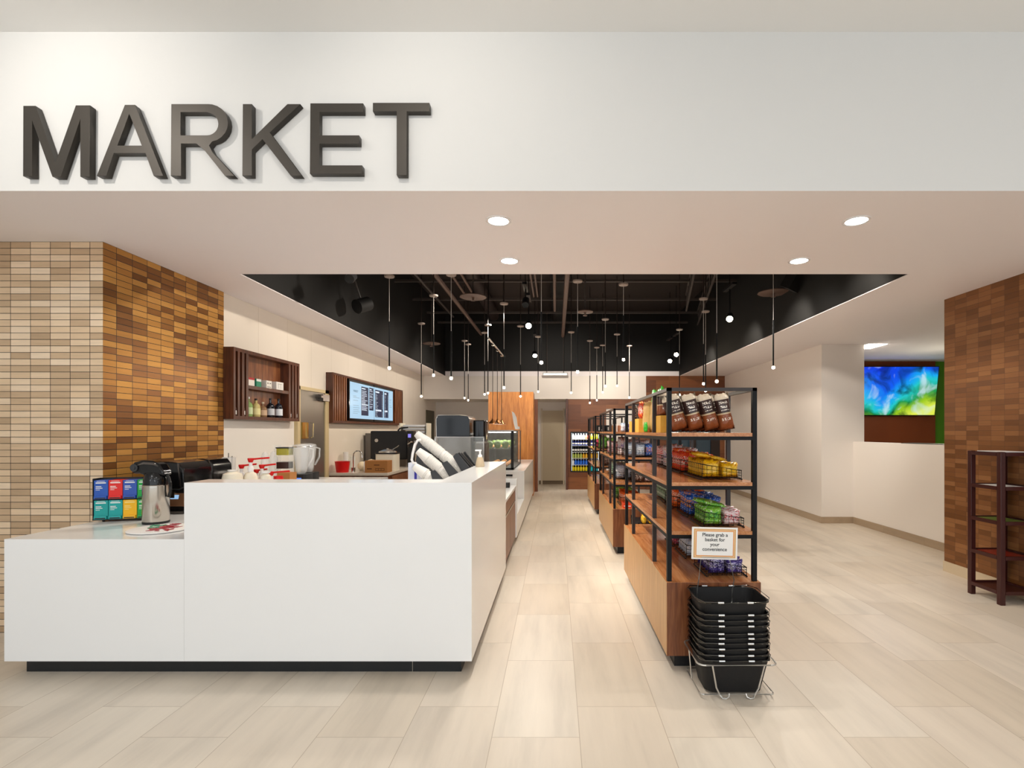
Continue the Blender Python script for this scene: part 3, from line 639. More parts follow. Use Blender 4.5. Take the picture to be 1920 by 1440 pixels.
# crumpled white liners behind the faucet
for k, (x, y, s_) in enumerate(((-2.93, 7.75, .07), (-2.83, 7.86, .085), (-2.97, 7.95, .06))):
    o = MB().sphere((0,0,s_), s_, 12, s_*.98).build('paper_liner', mat('cream_paper_%d' % k, '#ead9b8', .8, bump=1, bscale=18))
    on(o, 'crumpled cream paper liners piled behind the faucet', 'paper liner', (x, y, BCZ), 0, 'paper liners behind the faucet')
for k in range(3):
    o = MB().cyl((0,0,0),(0,0,.28-k*.04),.04,14).build('cup_column', M['glasspane'] if k == 1 else M['cup'])
    on(o, ['tall column of stacked pale cups against the splashback', 'middle column of clear cups against the splashback', 'shortest column of pale cups against the splashback'][k], 'cup stack', (-3.18, 7.75+k*.13, BCZ))
# stacks of white trays further back
for k in range(5):
    z = BCZ if k == 0 else None
for k in range(6):
    o = MB().rbox(-.2,.2,-.12,.12,0,.035,.02).build('serving_tray', M['white_plastic'])
    if k == 0: shelf_z = 1.30
for k in [q for q in COL.objects if q.name.startswith('serving_tray')]: pass
tr = thing('tray_rack', 'black wire rack of white trays between grinder and ovens', 'rack', (-2.55, 9.35, BCZ))
MB().box(-.26,.24,-.15,.15,0,.02).box(-.26,-.24,-.15,.15,.02,.74).box(.22,.24,-.15,.15,.02,.74).build('rack_frame', M['cream'], tr)
ts = [q for q in COL.objects if q.name.startswith('serving_tray')]
for k, o in enumerate(ts):
    MB().box(-.24,.22,-.14,.14,.40+k*.055-.008,.40+k*.055-.001).build('rung', M['matteblack'], tr)
    on(o, 'white serving tray stacked in the rack right of the espresso machine', 'tray', (-2.56, 9.35, BCZ+.40+k*.055), 0, 'white trays in the rack')

# ovens behind the counter
ob = thing('appliance_stand', 'low dark stand that carries the two ovens behind the counter', 'stand', (0,0,0))
MB().box(-1.62, -.80, 6.10, 6.85, .86, .90).box(-1.60, -.82, 6.12, 6.83, .0, .86).build('body', M['darksteel'], ob)
o = thing('speed_oven', 'stainless oven with large smoked curved hood above the cup dispenser', 'oven', (-1.17, 6.45, .9005))
MB().rbox(-.27,.15,-.25,.25,0,.47,.02).build('body', M['darksteel'], o)
pts = [(-.275,.48),(-.275,.70),(-.255,.735),(.0,.742),(.10,.73),(.125,.69),(.125,.48)]
MB().prism(pts[::-1], -.25, .25, 'Y').build('hood', M['blackplastic'], o)
MB().box(-.262,.11,-.253,-.25,.50,.705).build('window_pane', M['smoke'], o)
MB().tube([(-.275,-.252,.48),(-.275,-.252,.70),(-.255,-.252,.737),(.0,-.252,.744),(.10,-.252,.732)], .006, 6).build('edge_trim', M['steel'], o)
o = thing('hot_water_urn', 'narrow dark dispenser with rounded top right of the stainless oven', 'dispenser', (-.93, 6.45, .9005))
MB().rbox(-.065,.065,-.2,.2,0,.40,.02).build('body', M['darksteel'], o)
MB().rbox(-.08,.07,-.2,.2,.42,.68,.03).build('hood', M['blackplastic'], o, bevel=.01); MB().box(-.05,.05,-.15,.15,.40,.42).build('collar', M['steel'], o)
# clear sneeze guard
sg = thing('sneeze_guard', 'clear sneeze guard panel with thin steel top edge behind the cup dispenser', 'glass panel', (0,0,0))
MB().box(XX(815, 5.7), XX(908, 5.7), 5.70, 5.706, .90, ZZ(820, 5.7)).build('pane', M['glasspane'], sg)
MB().box(XX(815, 5.7), XX(908, 5.7), 5.698, 5.708, ZZ(820, 5.7), ZZ(820, 5.7)+.006).build('top_edge', M['steel'], sg)
MB().box(XX(815, 5.7), XX(815, 5.7)+.012, 5.695, 5.71, 0, 1.37).box(XX(908, 5.7)-.012, XX(908, 5.7), 5.695, 5.71, 0, 1.37).build('post', M['steel'], sg)

# ------------------------------------------------------------------ cup dispenser with three angled sleeves
def cup_mesh():
    return MB().lathe([(.031,0),(.0475,.108),(.0512,.109),(.0512,.1135),(.0475,.114),(.0462,.108),(.0298,.003)], seg=20, cap=True)
cup0 = cup_mesh().build('foam_cup', M['cup'])
def cup_stack(p0, p1, runs, where):                  # axis from the upper end (cup bottoms) down to p1; runs = [(start, count)]
    global cup0
    ax = (p1-p0).normalized(); q = ax.to_track_quat('Z', 'Y').to_euler(); first = True
    for st, n_ in runs:
        for k in range(n_):
            o = cup0 if cup0.get('used') is None else dup(cup0)
            o['used'] = 1; o.location = p0+ax*(st+k*.0135); o.rotation_euler = q
            tag(o, 'white foam cup nested in %s of the angled dispenser' % where, 'cup', 'foam cups in %s' % where)
YA = 4.62
a0, a1 = P(781, 813, YA), P(871, 886, YA)
b0, b1 = P(784, 845, 4.5), P(853, 903, 4.5)
c0, c1 = P(777, 874, 4.38), P(816, 902, 4.38)
cup_stack(a0, a1, [(0, 14), (.205, 20)], 'the topmost sleeve')
cup_stack(b0, b1, [(0, 11), (.165, 16)], 'the middle sleeve')
cup_stack(c0, c1, [(0, 2), (.05, 4)], 'the lowest sleeve')
for o in COL.objects:
    if 'used' in o.keys(): del o['used']
cdp = thing('cup_dispenser', 'charcoal and white angled cup dispenser on the inner side of the high counter', 'cup dispenser', (0,0,0))
def sleeve(p0, p1, s0, s1, w=.055, t=.006, nm='sleeve'):
    ax = (p1-p0).normalized(); v = Vector((0,1,0)); u = ax.cross(v).normalized()
    mb = MB()
    def q(s, a, b): return p0+ax*s+u*a+v*b
    # open trough around the underside of the stack: back plate, bottom plate, front lip
    def slab(a0, a1, b0, b1): mb.hexa([q(s0,a0,b0), q(s1,a0,b0), q(s1,a1,b0), q(s0,a1,b0), q(s0,a0,b1), q(s1,a0,b1), q(s1,a1,b1), q(s0,a1,b1)])
    slab(-w, w, w, w+t); slab(-w-t, -w, -w, w+t) if True else 0; slab(w, w+t, -w, w+t)
    return mb.build(nm, M['charcoal'], cdp)
def face(pts, Y, th, nm, m_):
    return MB().prism([(XX(x, Y), ZZ(y, Y)) for x, y in pts][::-1], Y, Y+th, 'Y').build(nm, m_, cdp)
face([(784,824),(800,826),(884,894),(872,906),(850,906),(778,848)], 4.70, .02, 'back_plate', M['charcoal'])
face([(849,856),(857,849),(888,885),(878,893),(869,890)], 4.558, .008, 'sleeve_cheek', M['charcoal'])
face([(828,869),(838,864),(866,894),(852,906),(846,900)], 4.432, .012, 'sleeve_cheek', M['charcoal'])
face([(807,885),(815,881),(834,902),(812,906)], 4.31, .012, 'sleeve_cheek', M['charcoal'])
face([(782,850),(786,848),(842,906),(820,906),(779,866)], 4.556, .01, 'sleeve_cheek', M['charcoal'])
MB().tube([P(x, y, 4.52) for x, y in ((789,824),(783,826),(778,834),(774,850),(772,862),(775,868),(781,869))], .012, 8).build('bracket_arm', M['white_plastic'], cdp)
o = MB().rbox(XX(764.5, 4.6), XX(786, 4.6), 4.60, 4.75, .9005, ZZ(868, 4.6), .01).build('napkin_dispenser', mat('pale_blue_white', '#d9deec', .4))
MB().box(XX(777, 4.6), XX(781.5, 4.6), 4.597, 4.60, .95, ZZ(882, 4.6)).build('blue_stripe', mat('blue_print', '#2b2a9c', .4), o)
tag(o, 'white box with a deep blue stripe left of the cup dispenser', 'dispenser')
# lid holder: four slanted black plates
for k in range(4):
    Yk = 4.78+k*.05
    x0 = 852+k*5.5
    o = MB().prism([(XX(x, Yk), ZZ(y, Yk)) for x, y in ((x0, 852-k*.8), (x0+3.4, 849-k*.8), (x0+38-k*3, 889-k*3), (x0+29-k*3, 896-k*3))][::-1], Yk, Yk+.03, 'Y').build('lid_holder_plate', M['matteblack'] if k % 2 else M['darksteel'], cdp)
# soap dispenser on the ledge
o = thing('soap_dispenser', 'clear ribbed foaming soap bottle with white pump on the counter ledge', 'soap dispenser', P(898, 876, 4.42)*1)
o.location = (-.645, 4.36, HZ+.0005)
MB().lathe([(.036,0),(.040,.01),(.034,.045),(.024,.078),(.022,.082)], seg=16).build('bottle', mat('ribbed_clear_bottle', '#cbb89a', .15, alpha=.75), o)
MB().lathe([(.018,.082),(.018,.10),(.008,.105),(.008,.135)], seg=12).box(-.04,.012,-.01,.01,.133,.146).build('pump', M['white_plastic'], o)

# ------------------------------------------------------------------ low counter: tea boxes, airpot, brewers, round board
LZ_ = LZ+.0008
tr_ = thing('tea_box_rack', 'black wire rack holding eight coloured tea boxes on the low counter', 'rack', (-3.235, 3.575, LZ_), math.radians(15))
bw, bh = .086, .137
MB().box(0, 4*bw+.012, -.004, .10, .012, .018).box(0, 4*bw+.012, .094, .10, .018, 2*bh+.03).box(0, .004, .0, .1, .018, 2*bh+.03).box(4*bw+.008, 4*bw+.012, .0, .1, .018, 2*bh+.03).box(0, 4*bw+.012, .0, .1, bh+.0185, bh+.0215).build('rack_frame', M['matteblack'], tr_)
for x, y in ((.06,.01),(.30,.01),(.06,.09),(.30,.09)): MB().sphere((x, y, .006), .009, 8, .006).build('foot', M['matteblack'], tr_)
tea = {(0,1): ('#2457b4', 'blue'), (1,1): ('#e2231c', 'red'), (2,1): ('#2d55b0', 'lighter blue'), (3,1): ('#0ba33d', 'green'), (0,0): ('#12a09c', 'teal'), (1,0): ('#14a3a0', 'teal'), (2,0): ('#f6b90a', 'yellow'), (3,0): ('#0aa044', 'green')}
MR = Matrix.Rotation(math.radians(15), 4, 'Z')
for (i, j), (c, nm) in tea.items():
    o = MB().box(.002, bw-.002, .0, .085, 0, bh-.006).build('tea_box', mat('tea_box_%s_%d%d' % (nm.replace(' ', '_'), i, j), c, .35))
    MB().box(.006, bw-.006, -.012, 0, .001, .022).build('dispensing_lip', mat('tea_lip_%d%d' % (i, j), c, .2), o)
    MB().box(.012, bw-.012, -.0135, -.012, .004, .011).build('lip_slot', M['ink'], o)
    pm = M['paper'] if c != '#f6b90a' else mat('pale_yellow_print', '#fbe08a', .5)
    lb = MB(); lb.box(.012, bw-.014, -.0008, 0, bh*.80, bh*.855); lb.box(.012, .045, -.0008, 0, bh*.62, bh*.66); lb.box(.012, .052, -.0008, 0, bh*.54, bh*.575); lb.box(.012, .036, -.0008, 0, bh*.46, bh*.485); lb.box(.018, bw-.02, -.0008, 0, bh*.90, bh*.92)
    lb.build('printed_lines', pm, o)
    o.location = tr_.location+MR @ Vector((.006+i*bw, .002, .019+j*(bh+.004))); o.rotation_euler = (0, 0, math.radians(15))
    row = 'upper' if j else 'lower'
    tag(o, '%s tea box in the %s row of the rack, %s from the left' % (nm, row, ('first', 'second', 'third', 'fourth')[i]), 'tea box', 'tea boxes in the counter rack')
ap = thing('airpot', 'stainless steel coffee airpot with black pump lid beside the tea boxes', 'airpot', (-2.775, 3.555, LZ_))
MB().lathe([(.074,.012),(.078,.02),(.077,.262),(.072,.268)], seg=32).build('steel_body', M['airpot'], ap)
MB().lathe([(.078,0),(.079,.012),(.075,.016)], seg=32).build('base_ring', M['matteblack'], ap)
MB().lathe([(.074,.268),(.072,.30),(.064,.345),(.060,.35)], seg=28).build('collar', M['blackplastic'], ap)
MB().prism([(-.145,.375),(-.14,.40),(-.12,.425),(-.06,.438),(.0,.434),(.05,.41),(.08,.36),(.085,.33),(.05,.335),(-.06,.335),(-.09,.345),(-.12,.345),(-.138,.352)][::-1], -.042, .042, 'Y').build('pump_head', M['blackplastic'], ap, bevel=.012)
MB().cyl((-.115,-.05,.385),(-.115,-.04,.385),.026,18).cyl((-.115,-.055,.385),(-.115,-.049,.385),.012,14).build('pump_button', M['charcoal'], ap)
MB().prism([(-.10,.40),(-.05,.425),(.02,.42),(.05,.395),(.02,.405),(-.05,.41)][::-1], -.05, -.043, 'Y').build('lid_highlight_rim', M['darksteel'], ap)
MB().tube([(.075,0,.34),(.098,0,.28),(.10,0,.22),(.088,0,.18)], .010, 8).build('carry_handle', M['blackplastic'], ap)
def brewer(loc, label, w, d, h, lcd):
    t = thing('coffee_brewer', label, 'coffee brewer', loc)
    MB().box(0, w, 0, d, 0, .02).build('drip_tray', M['darksteel'], t)
    MB().box(0, w, .05, d, .02, h*.45).build('body', M['matteblack'], t)
    pts = [(0,h*.55),(0,h*.80),(.02,h*.93),(.06,h*.99),(w*.6,h),(w*.85,h*.97),(w,h*.86),(w+.01,h*.5),(w*.9,h*.45),(w*.1,h*.45)]
    MB().prism(pts[::-1], 0, d, 'Y').build('hood', M['blackplastic'], t, bevel=.012)
    MB().prism([(w*.86,h*.96),(w*.9,h*.955),(w*.96,h*.5),(w*.93,h*.5)][::-1], -.006, 0, 'Y').build('hood_rib', M['darksteel'], t)
    MB().sphere((w*.3, -.004, h*.8), .012, 10).sphere((w*.55, -.004, h*.84), .009, 10).sphere((w*.42, -.004, h*.7), .007, 10).build('chrome_knob', M['chrome'], t)
    MB().box(w*.35,w*.75,.01,.03,h*.3,h*.42).build('spout_block', M['chrome'], t)
    if lcd:
        R_ = Matrix.Translation((w*.78, .012, h*.28)) @ Matrix.Rotation(math.radians(-14), 4, 'X')
        MB().box(-.065,.065,0,.02,-.055,.045, M=R_).build('control_panel', mat('bronze_panel', '#8a6448', .35, .4), t); cpn = t.children[-1] if t.children else t
        cpn = [q for q in COL.objects if q.name.startswith('control_panel')][-1]
        MB().box(-.055,.02,-.002,0,-.0,.032, M=R_).build('lcd_display', mat('lcd_blue', '#203040', .3, emis='#9ec6ee', es=.9), cpn)
    return t
brewer((-3.16, 3.93, LZ_), 'glossy black coffee brewer with small lit display behind the airpot', .30, .33, .405, True)
brewer((-3.20, 4.42, LZ_), 'second glossy black coffee brewer, further back against the mosaic wall', .235, .27, .40, False)
o = thing('round_board', 'round white board with green and red leaf pattern lying on the low counter', 'board', (-2.555, 3.31, LZ_))
MB().lathe([(.165,0),(.175,.004),(.175,.009),(.168,.011)], seg=48).build('disc', M['paper'], o)
rn = random.Random(4); g_, r_ = MB(), MB()
for k in range(34):
    a = rn.uniform(0, 2*PI); rr = rn.uniform(.02, .13); x, y = rr*math.cos(a), rr*math.sin(a)
    tgt = g_ if x < -.02 else r_
    an = rn.uniform(0, PI); L = rn.uniform(.02, .045)
    tgt.prism([(x+L*math.cos(an), y+L*math.sin(an)), (x-.014*math.sin(an), y+.014*math.cos(an)), (x-L*math.cos(an), y-L*math.sin(an)), (x+.014*math.sin(an), y-.014*math.cos(an))], .0115, .0125+.0001*k)
g_.build('green_leaves', mat('leaf_green', '#1c8a5e', .4), o); r_.build('red_leaves', mat('leaf_red', '#a8323c', .4), o)

# ------------------------------------------------------------------ syrup pumps, blenders and glassware on the inner bench
WBZ = .9008
def syrup(x, y, Y, label, col, nozz, jug=.05, ang=0, WBZ=WBZ):
    X_ = XX(x, Y); zt_ = ZZ(y, Y)
    t = thing('syrup_bottle', label, 'syrup bottle', (X_, Y, WBZ), ang, 'syrup bottles with pumps')
    H_ = zt_-WBZ; hb = H_-.115
    MB().lathe([(jug*.95,0),(jug,.01),(jug,hb*.8),(jug*.7,hb*.95),(.018,hb)], seg=18).build('jug', M['cream'], t)
    MB().lathe([(.020,hb),(.024,hb+.03),(.018,hb+.045),(.013,hb+.05),(.013,hb+.085)], seg=14).build('white_neck', M['white_plastic'], t)
    MB().lathe([(.016,hb+.08),(.024,hb+.105),(.022,hb+.115)], seg=14).tube([(0,0,hb+.104),(nozz*.5,0,hb+.112),(nozz,0,hb+.118)], .0085, 6).build('pump_nozzle', col, t)
    return t
syrup(453, 871, 4.45, 'syrup bottle with red pump, leftmost of the row behind the counter', M['red'], .12, ang=.15)
syrup(470, 859, 4.30, 'tallest syrup bottle with red pump pointing right', M['red'], .155, .055)
syrup(491, 871, 4.45, 'syrup bottle with red pump, just right of the tallest one', M['red'], .12)
syrup(508, 884, 4.25, 'short syrup bottle with the longest red nozzle, rightmost of the row', M['red'], .155, ang=.0)
syrup(481, 880, 4.62, 'syrup bottle with low red pump behind the other bottles', M['red'], .10, ang=-.1)
syrup(405, 881, 4.82, 'white bottle with dark red pump beside the coffee brewers', mat('dark_red_plastic', '#6a1414', .35), .07, .030, 0, LZ_)
def jug(x, y, Y, r, label):
    t = thing('milk_jug', label, 'jug', (XX(x, Y), Y, WBZ), 0, 'cream plastic jugs behind the counter'); h = ZZ(y, Y)-WBZ
    MB().lathe([(r*.95,0),(r,.01),(r,h*.72),(r*.9,h*.86),(r*.5,h*.92),(.03,h*.94)], seg=20).build('body', M['cream'], t)
    MB().lathe([(.028,h*.94),(.033,h*.96),(.036,h)], seg=16).build('cap', M['white_plastic'], t)
jug(436, 881, 4.2, .075, 'low cream jug with wide white cap at the left end of the bottles')
jug(498, 884, 4.02, .04, 'cream jug half hidden behind the short syrup bottle')
o = MB().lathe([(.05,0),(.06,.012),(.062,.03),(.058,.035)], seg=18).lathe([(.052,.035),(.06,.04),(.058,.05)], seg=18).build('snack_tub', M['red'])
on(o, 'small red lidded tub in front of the cardboard box behind the counter', 'tub', (XX(522, 4.14), 4.14, 1.055)); o.location.z = WBZ
o.scale = (.6,.6,3.7)
o = MB().box(-.055,.055,-.06,.06,0,.185).build('cardboard_box', M['cardboard']); on(o, 'small brown cardboard box below the blenders', 'carton', (XX(538, 4.5), 4.5, WBZ))
def blender(x, Y, label):
    t = thing('blender', label, 'blender', (XX(x, Y), Y, WBZ), 0, 'countertop blenders')
    MB().rbox(-.075,.075,-.08,.08,0,.15,.02).build('motor_base', M['matteblack'], t)
    MB().lathe([(.035,.15),(.045,.17),(.05,.2),(.07,.36),(.074,.40),(.070,.40),(.045,.20),(.03,.18)], seg=18).build('jar', M['jarglass'], t)
    MB().lathe([(.075,.40),(.07,.42),(.03,.43)], seg=18).build('lid', M['jarglass'], t)
    MB().tube([(.072,0,.39),(.11,0,.38),(.108,0,.30),(.065,0,.22)], .008, 6).build('jar_handle', M['jarglass'], t)
    MB().lathe([(.074,.398),(.077,.402),(.074,.406)], seg=24, cap=False).build('jar_rim', M['chrome'], t)
    MB().box(-.04,.04,-.082,-.08,.08,.12).build('control_light', mat('blue_light', '#20304a', .3, emis='#6a90e8', es=1), t)
blender(565, 4.76, 'left countertop blender with clear jar behind the counter')
blender(578, 4.96, 'right countertop blender with clear jar beside the steel door')
for k, (y0, y1, c, lb) in enumerate(((878, 866, '#3a221a', 'dark brown sauce tub under the yellow tub'), (853, 840.5, '#a9a13a', 'yellow green sauce tub, topmost beside the blender'))):
    t = thing('sauce_tub', lb, 'tub', (XX(534, 4.7), 4.7, ZZ(y0, 4.7)))
    hh = ZZ(y1, 4.7)-ZZ(y0, 4.7)
    MB().rbox(-.055,.055,-.05,.05,0,hh,.012).build('tub', mat('sauce_%d' % k, c, .3), t); MB().rbox(-.06,.06,-.055,.055,hh,hh+.01,.012).build('lid', M['matteblack'] if k else M['glasspane'], t)
t = thing('tub_rack', 'clear acrylic rack holding the two sauce tubs beside the blenders', 'rack', (XX(534, 4.7), 4.7, WBZ))
MB().box(-.07,-.065,-.06,.06,0,.42).box(.065,.07,-.06,.06,0,.42).build('side_panel', M['glasspane'], t)
for z in (ZZ(878.3, 4.7), ZZ(853.3, 4.7)): MB().box(-.065,.065,-.06,.06,z-WBZ-.004,z-WBZ).build('shelf_plate', M['glasspane'], t)
for k, (x, yt) in enumerate(((497, 847), (513, 846))):
    h = ZZ(yt, 4.8)-WBZ
    o = MB().lathe([(.037,0),(.038,h*.6),(.034,h*.85),(.024,h*.96),(.005,h)], seg=18).build('glass_dome', M['jarglass']); on(o, ['left clear glass dome behind the syrup pumps', 'right clear glass dome beside the sauce tubs'][k], 'glass dome', (XX(x, 4.8), 4.8, WBZ))
o = thing('glass_pitcher', 'clear tall pitcher with tongs at the end of the mosaic wall', 'pitcher', (XX(429, 4.95), 4.93, WBZ))
h = ZZ(857, 4.95)-WBZ
MB().lathe([(.06,0),(.066,.02),(.072,h),(.068,h),(.06,.02)], seg=20).build('body', M['jarglass'], o)
MB().cyl((0,0,.02),(.01,0,h+.04),.004,6).cyl((.02,.01,.02),(.045,0,h+.01),.004,6).build('tongs', M['darksteel'], o)
MB().tube([(-.10+.1*(1-math.cos(a)), -.1, h-.10+.09*math.sin(a)) for a in [PI*k/10 for k in range(11)]], .005, 6).build('bail_handle', M['darksteel'], o)

# ------------------------------------------------------------------ gondola shelving units
UX0, UX1 = .672, 1.243; UL = 1.94
LV = {'D': .533, 'C': .838, 'B': 1.136, 'A': 1.438}; UT = 1.714
def shelf_unit(Yf, label):
    t = thing('shelving_unit', label, 'shelving unit', (0, Yf, 0), 0, 'shelving units in the aisle')
    MB().box(UX0, UX1, 0, UL, .087, .533).build('base_cabinet', [M['walnut'], M['palewood'], M['walnut_y']], t, bevel=.002)
    o = t.children[0] if t.children else None
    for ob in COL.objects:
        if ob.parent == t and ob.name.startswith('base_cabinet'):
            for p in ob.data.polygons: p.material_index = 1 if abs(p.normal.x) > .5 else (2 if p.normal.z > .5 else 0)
    MB().box(UX0+.06, UX1-.06, .06, UL-.06, 0, .088).build('plinth', M['matteblack'], t)
    px0, px1, w = .680, 1.227, .027
    for y in (.02, UL-.02-w):
        for x in (px0, px1-w): MB().box(x, x+w, y, y+w, .533, UT).build('post', M['blackmetal'], t)
    zs = ['D', 'C', 'B', 'A']
    for y in (.49, 1.455):
        for x in (px0+.001, px1-w-.001):
            mb = MB()
            for i, z in enumerate(zs):
                z0 = LV[z]; z1 = UT-.02 if z == 'A' else LV[zs[i+1]]-.022
                mb.box(x, x+w, y, y+w, z0, z1)
            mb.build('post', M['browngrey'], t)
    MB().box(px0, px1, .02, .02+w, UT-.02, UT).box(px0, px1, UL-.02-w, UL-.02, UT-.02, UT).box(px0, px0+w, .02+w, UL-.02-w, UT-.02, UT).box(px1-w, px1, .02+w, UL-.02-w, UT-.02, UT).build('top_frame', M['browngrey'], t)
    for z in ('C', 'B', 'A'):
        zt = LV[z]
        MB().box(px0+.001, px1-.001, .024+w, UL-.024-w, zt-.022, zt).box(px0+w, px1-w, .024, .0245+w, zt-.022, zt).box(px0+w, px1-w, UL-.0245-w, UL-.024, zt-.022, zt).build('shelf', M['walnut_y'], t)
        MB().box(px0+w, px1-w, .0205, .0195+w, zt-.044, zt-.0222).box(px0+w, px1-w, UL-.0195-w, UL-.0205, zt-.044, zt-.0222).box(px0+.0005, px0+w, .02+w, UL-.02-w, zt-.044, zt-.0222).box(px1-w, px1-.0005, .02+w, UL-.02-w, zt-.044, zt-.0222).build('shelf_rail', M['blackmetal'], t)
    return t
Y_U = (3.10, 6.01, 8.89)
shelf_unit(Y_U[0], 'nearest black framed walnut shelving unit, behind the basket stack')
shelf_unit(Y_U[1], 'middle black framed walnut shelving unit in the aisle')
shelf_unit(Y_U[2], 'farthest black framed walnut shelving unit near the drink cooler')

# ------------------------------------------------------------------ wire baskets and snack bags
def wire_basket(x0, x1, y0, y1, z, hl, hr, label, grp):
    t = thing('wire_basket', label, 'wire basket', (x0, y0, z+.001), 0, grp)
    w, d = x1-x0, y1-y0; r = .0017; mb = MB(); fr = MB()
    def top(x): return hl+(hr-hl)*x/w
    nx, ny = max(4, round(w/.032)), max(4, round(d/.045))
    for z_ in (.012, .33, .66):
        f = (lambda x: .012) if z_ == .012 else (lambda x, q=z_: .012+(top(x)-.012)*q)
        mb.tube([(0,0,f(0)), (w,0,f(w)), (w,d,f(w)), (0,d,f(0))], r, 4, closed=True)
    for i in range(1, nx):
        x = w*i/nx
        mb.tube([(x,0,top(x)),(x,0,.012),(x,d,.012),(x,d,top(x))], r, 4)
    for j in range(1, ny):
        y = d*j/ny
        mb.tube([(0,y,top(0)),(0,y,.012),(w,y,.012),(w,y,top(w))], r, 4)
    for x, y in ((0,0),(w,0),(w,d),(0,d)): mb.cyl((x,y,.0),(x,y,top(x)), r*1.2, 5)
    mb.build('wire_mesh', M['blackmetal'], t)
    fr.tube([(0,0,hl),(w,0,hr),(w,d,hr),(0,d,hl)], .0035, 6, closed=True)
    fr.build('top_rim', M['blackmetal'], t)
    MB().tube([(-.008,0,.004),(-.008,d,.004)], .004, 6).tube([(w+.004,0,.004),(w+.004,d,.004)], .004, 6).build('foot_rail', M['blackmetal'], t)
    return t
def bag_mesh(seed, w, h, th, name='bag'):
    rn = random.Random(seed); nu, nv = 7, 9; bm = bmesh.new(); side = {}
    for sgn in (1, -1):
        for i in range(nu+1):
            for j in range(nv+1):
                u, v = i/nu, j/nv
                e = (math.sin(PI*u)**.4 if 0 < u < 1 else 0)*(min(1, v/.15, (1-v)/.25))**.6 if 0 < v < 1 else 0
                if (i in (0, nu) or j in (0, nv)) and sgn == -1: side[(sgn,i,j)] = side[(1,i,j)]; continue
                ww = w*(1-.08*math.sin(PI*v)) if 0 < v < 1 else w
                x = sgn*th/2*e*(1+rn.uniform(-.3, .3)); y = (u-.5)*ww*(1+rn.uniform(-.02,.02)); z = v*h
                if j == nv: x += .011*math.sin(u*17+seed*2); z += rn.uniform(-.006, .010)
                side[(sgn,i,j)] = bm.verts.new((x, y, z))
        for i in range(nu):
            for j in range(nv):
                q = [side[(sgn,i,j)], side[(sgn,i+1,j)], side[(sgn,i+1,j+1)], side[(sgn,i,j+1)]]
                try: bm.faces.new(q if sgn == 1 else q[::-1])
                except ValueError: pass
    bmesh.ops.recalc_face_normals(bm, faces=bm.faces[:])
    me = bpy.data.meshes.new(name); bm.to_mesh(me); bm.free()
    for p in me.polygons: p.use_smooth = True
    me.materials.append(M['paper'])
    return me
BAGS = [bag_mesh(s, .125, .15, .047) for s in range(6)]
def bag(loc, rot, material, label, grp, scale=(1,1,1), me=None):
    me = me or random.choice(BAGS)
    o = bpy.data.objects.new('snack_bag', me); COL.objects.link(o)
    o.material_slots[0].link = 'OBJECT'; o.material_slots[0].material = material
    o.location = loc; o.rotation_euler = rot; o.scale = scale
    return tag(o, label, 'snack bag', grp)
BM = {
 'yellow': bagmat('bag_yellow', '#e9b213', '#8a2c12', '#f1cf52', seed=1), 'red': bagmat('bag_red', '#e03a1c', '#f2b62c', '#f7d9c8', seed=2),
 'orange': bagmat('bag_orange', '#ec6a1e', '#c93a10', '#f4e4cf', seed=3), 'white': bagmat('bag_white', '#e9e4e6', '#c93a4c', '#7a6ab8', seed=4),
 'blue': bagmat('bag_blue', '#1c62c8', '#e9ecf2', '#f0a030', seed=5), 'green': bagmat('bag_green', '#7fc23c', '#e8efe0', '#2f8a3a', seed=6),
 'pink': bagmat('bag_pink', '#d8486a', '#f1e2e6', '#8a2a4a', seed=7), 'purple': bagmat('bag_purple', '#3a2a78', '#a899d8', '#d8d2ec', seed=8),
 'silver': bagmat('bag_silver', '#b9c6d6', '#4a6aa8', '#f0f2f5', seed=9), 'brown': bagmat('bag_brown', '#5a2f20', '#e6d8c8', '#c9b09c', seed=10),
 'mint': bagmat('bag_mint', '#bfe0c4', '#e9efe6', '#4a8a5c', seed=11), 'redwhite': bagmat('bag_red_white', '#f0dcdc', '#d8263a', '#d8263a', seed=12)}
ND = {'yellow':'yellow', 'red':'red', 'orange':'orange', 'white':'white and pink', 'blue':'blue', 'green':'green and white', 'pink':'pink', 'purple':'dark purple', 'silver':'silver blue', 'brown':'brown', 'mint':'pale mint', 'redwhite':'white and red'}
UN = ['nearest', 'middle', 'farthest']; LN = {'D':'base top', 'C':'lower shelf', 'B':'middle shelf', 'A':'top shelf'}
def fill(u, lv, y0, y1, x0, x1, cols, hs=1.0, hl=.10, hr=.06, pos='', nx=None):
    z = LV[lv]; c = '%s %s' % (ND[cols[0]], '')
    nm = ' and '.join(dict.fromkeys(ND[q] for q in cols))
    lbl = 'wire basket of %s bags, %s of %s unit%s' % (nm, LN[lv], UN[u], pos)
    wire_basket(x0, x1, y0, y1, z, hl, hr, lbl, 'wire baskets on the shelving units')
    nx = nx or max(2, round((x1-x0)/.125)); ny = max(3, int((y1-y0-.02)/.052)); dx = (x1-x0-.014)/nx; dy = (y1-y0-.014)/ny
    for i in range(nx):
        for j in range(ny):
            col = cols[(i*len(cols))//nx]
            fx = (i+.3)/nx
            hsc = hs*(.86-.30*fx if hs <= 1 else 1-.2*fx)*random.uniform(.93, 1.05)
            bag((x0+.007+(i+.5)*dx, y0+.007+(j+.5)*dy, z+.0175), (0, 0, PI/2+random.uniform(-.05,.05)), BM[col],
                '%s snack bag in the basket on the %s of the %s unit' % (ND[col], LN[lv], UN[u]),
                '%s bags on the %s of the %s unit' % (ND[col], LN[lv], UN[u]), (dy/.052*.98, dx/.130, hsc*.92))
XA, XB = .935, 1.186
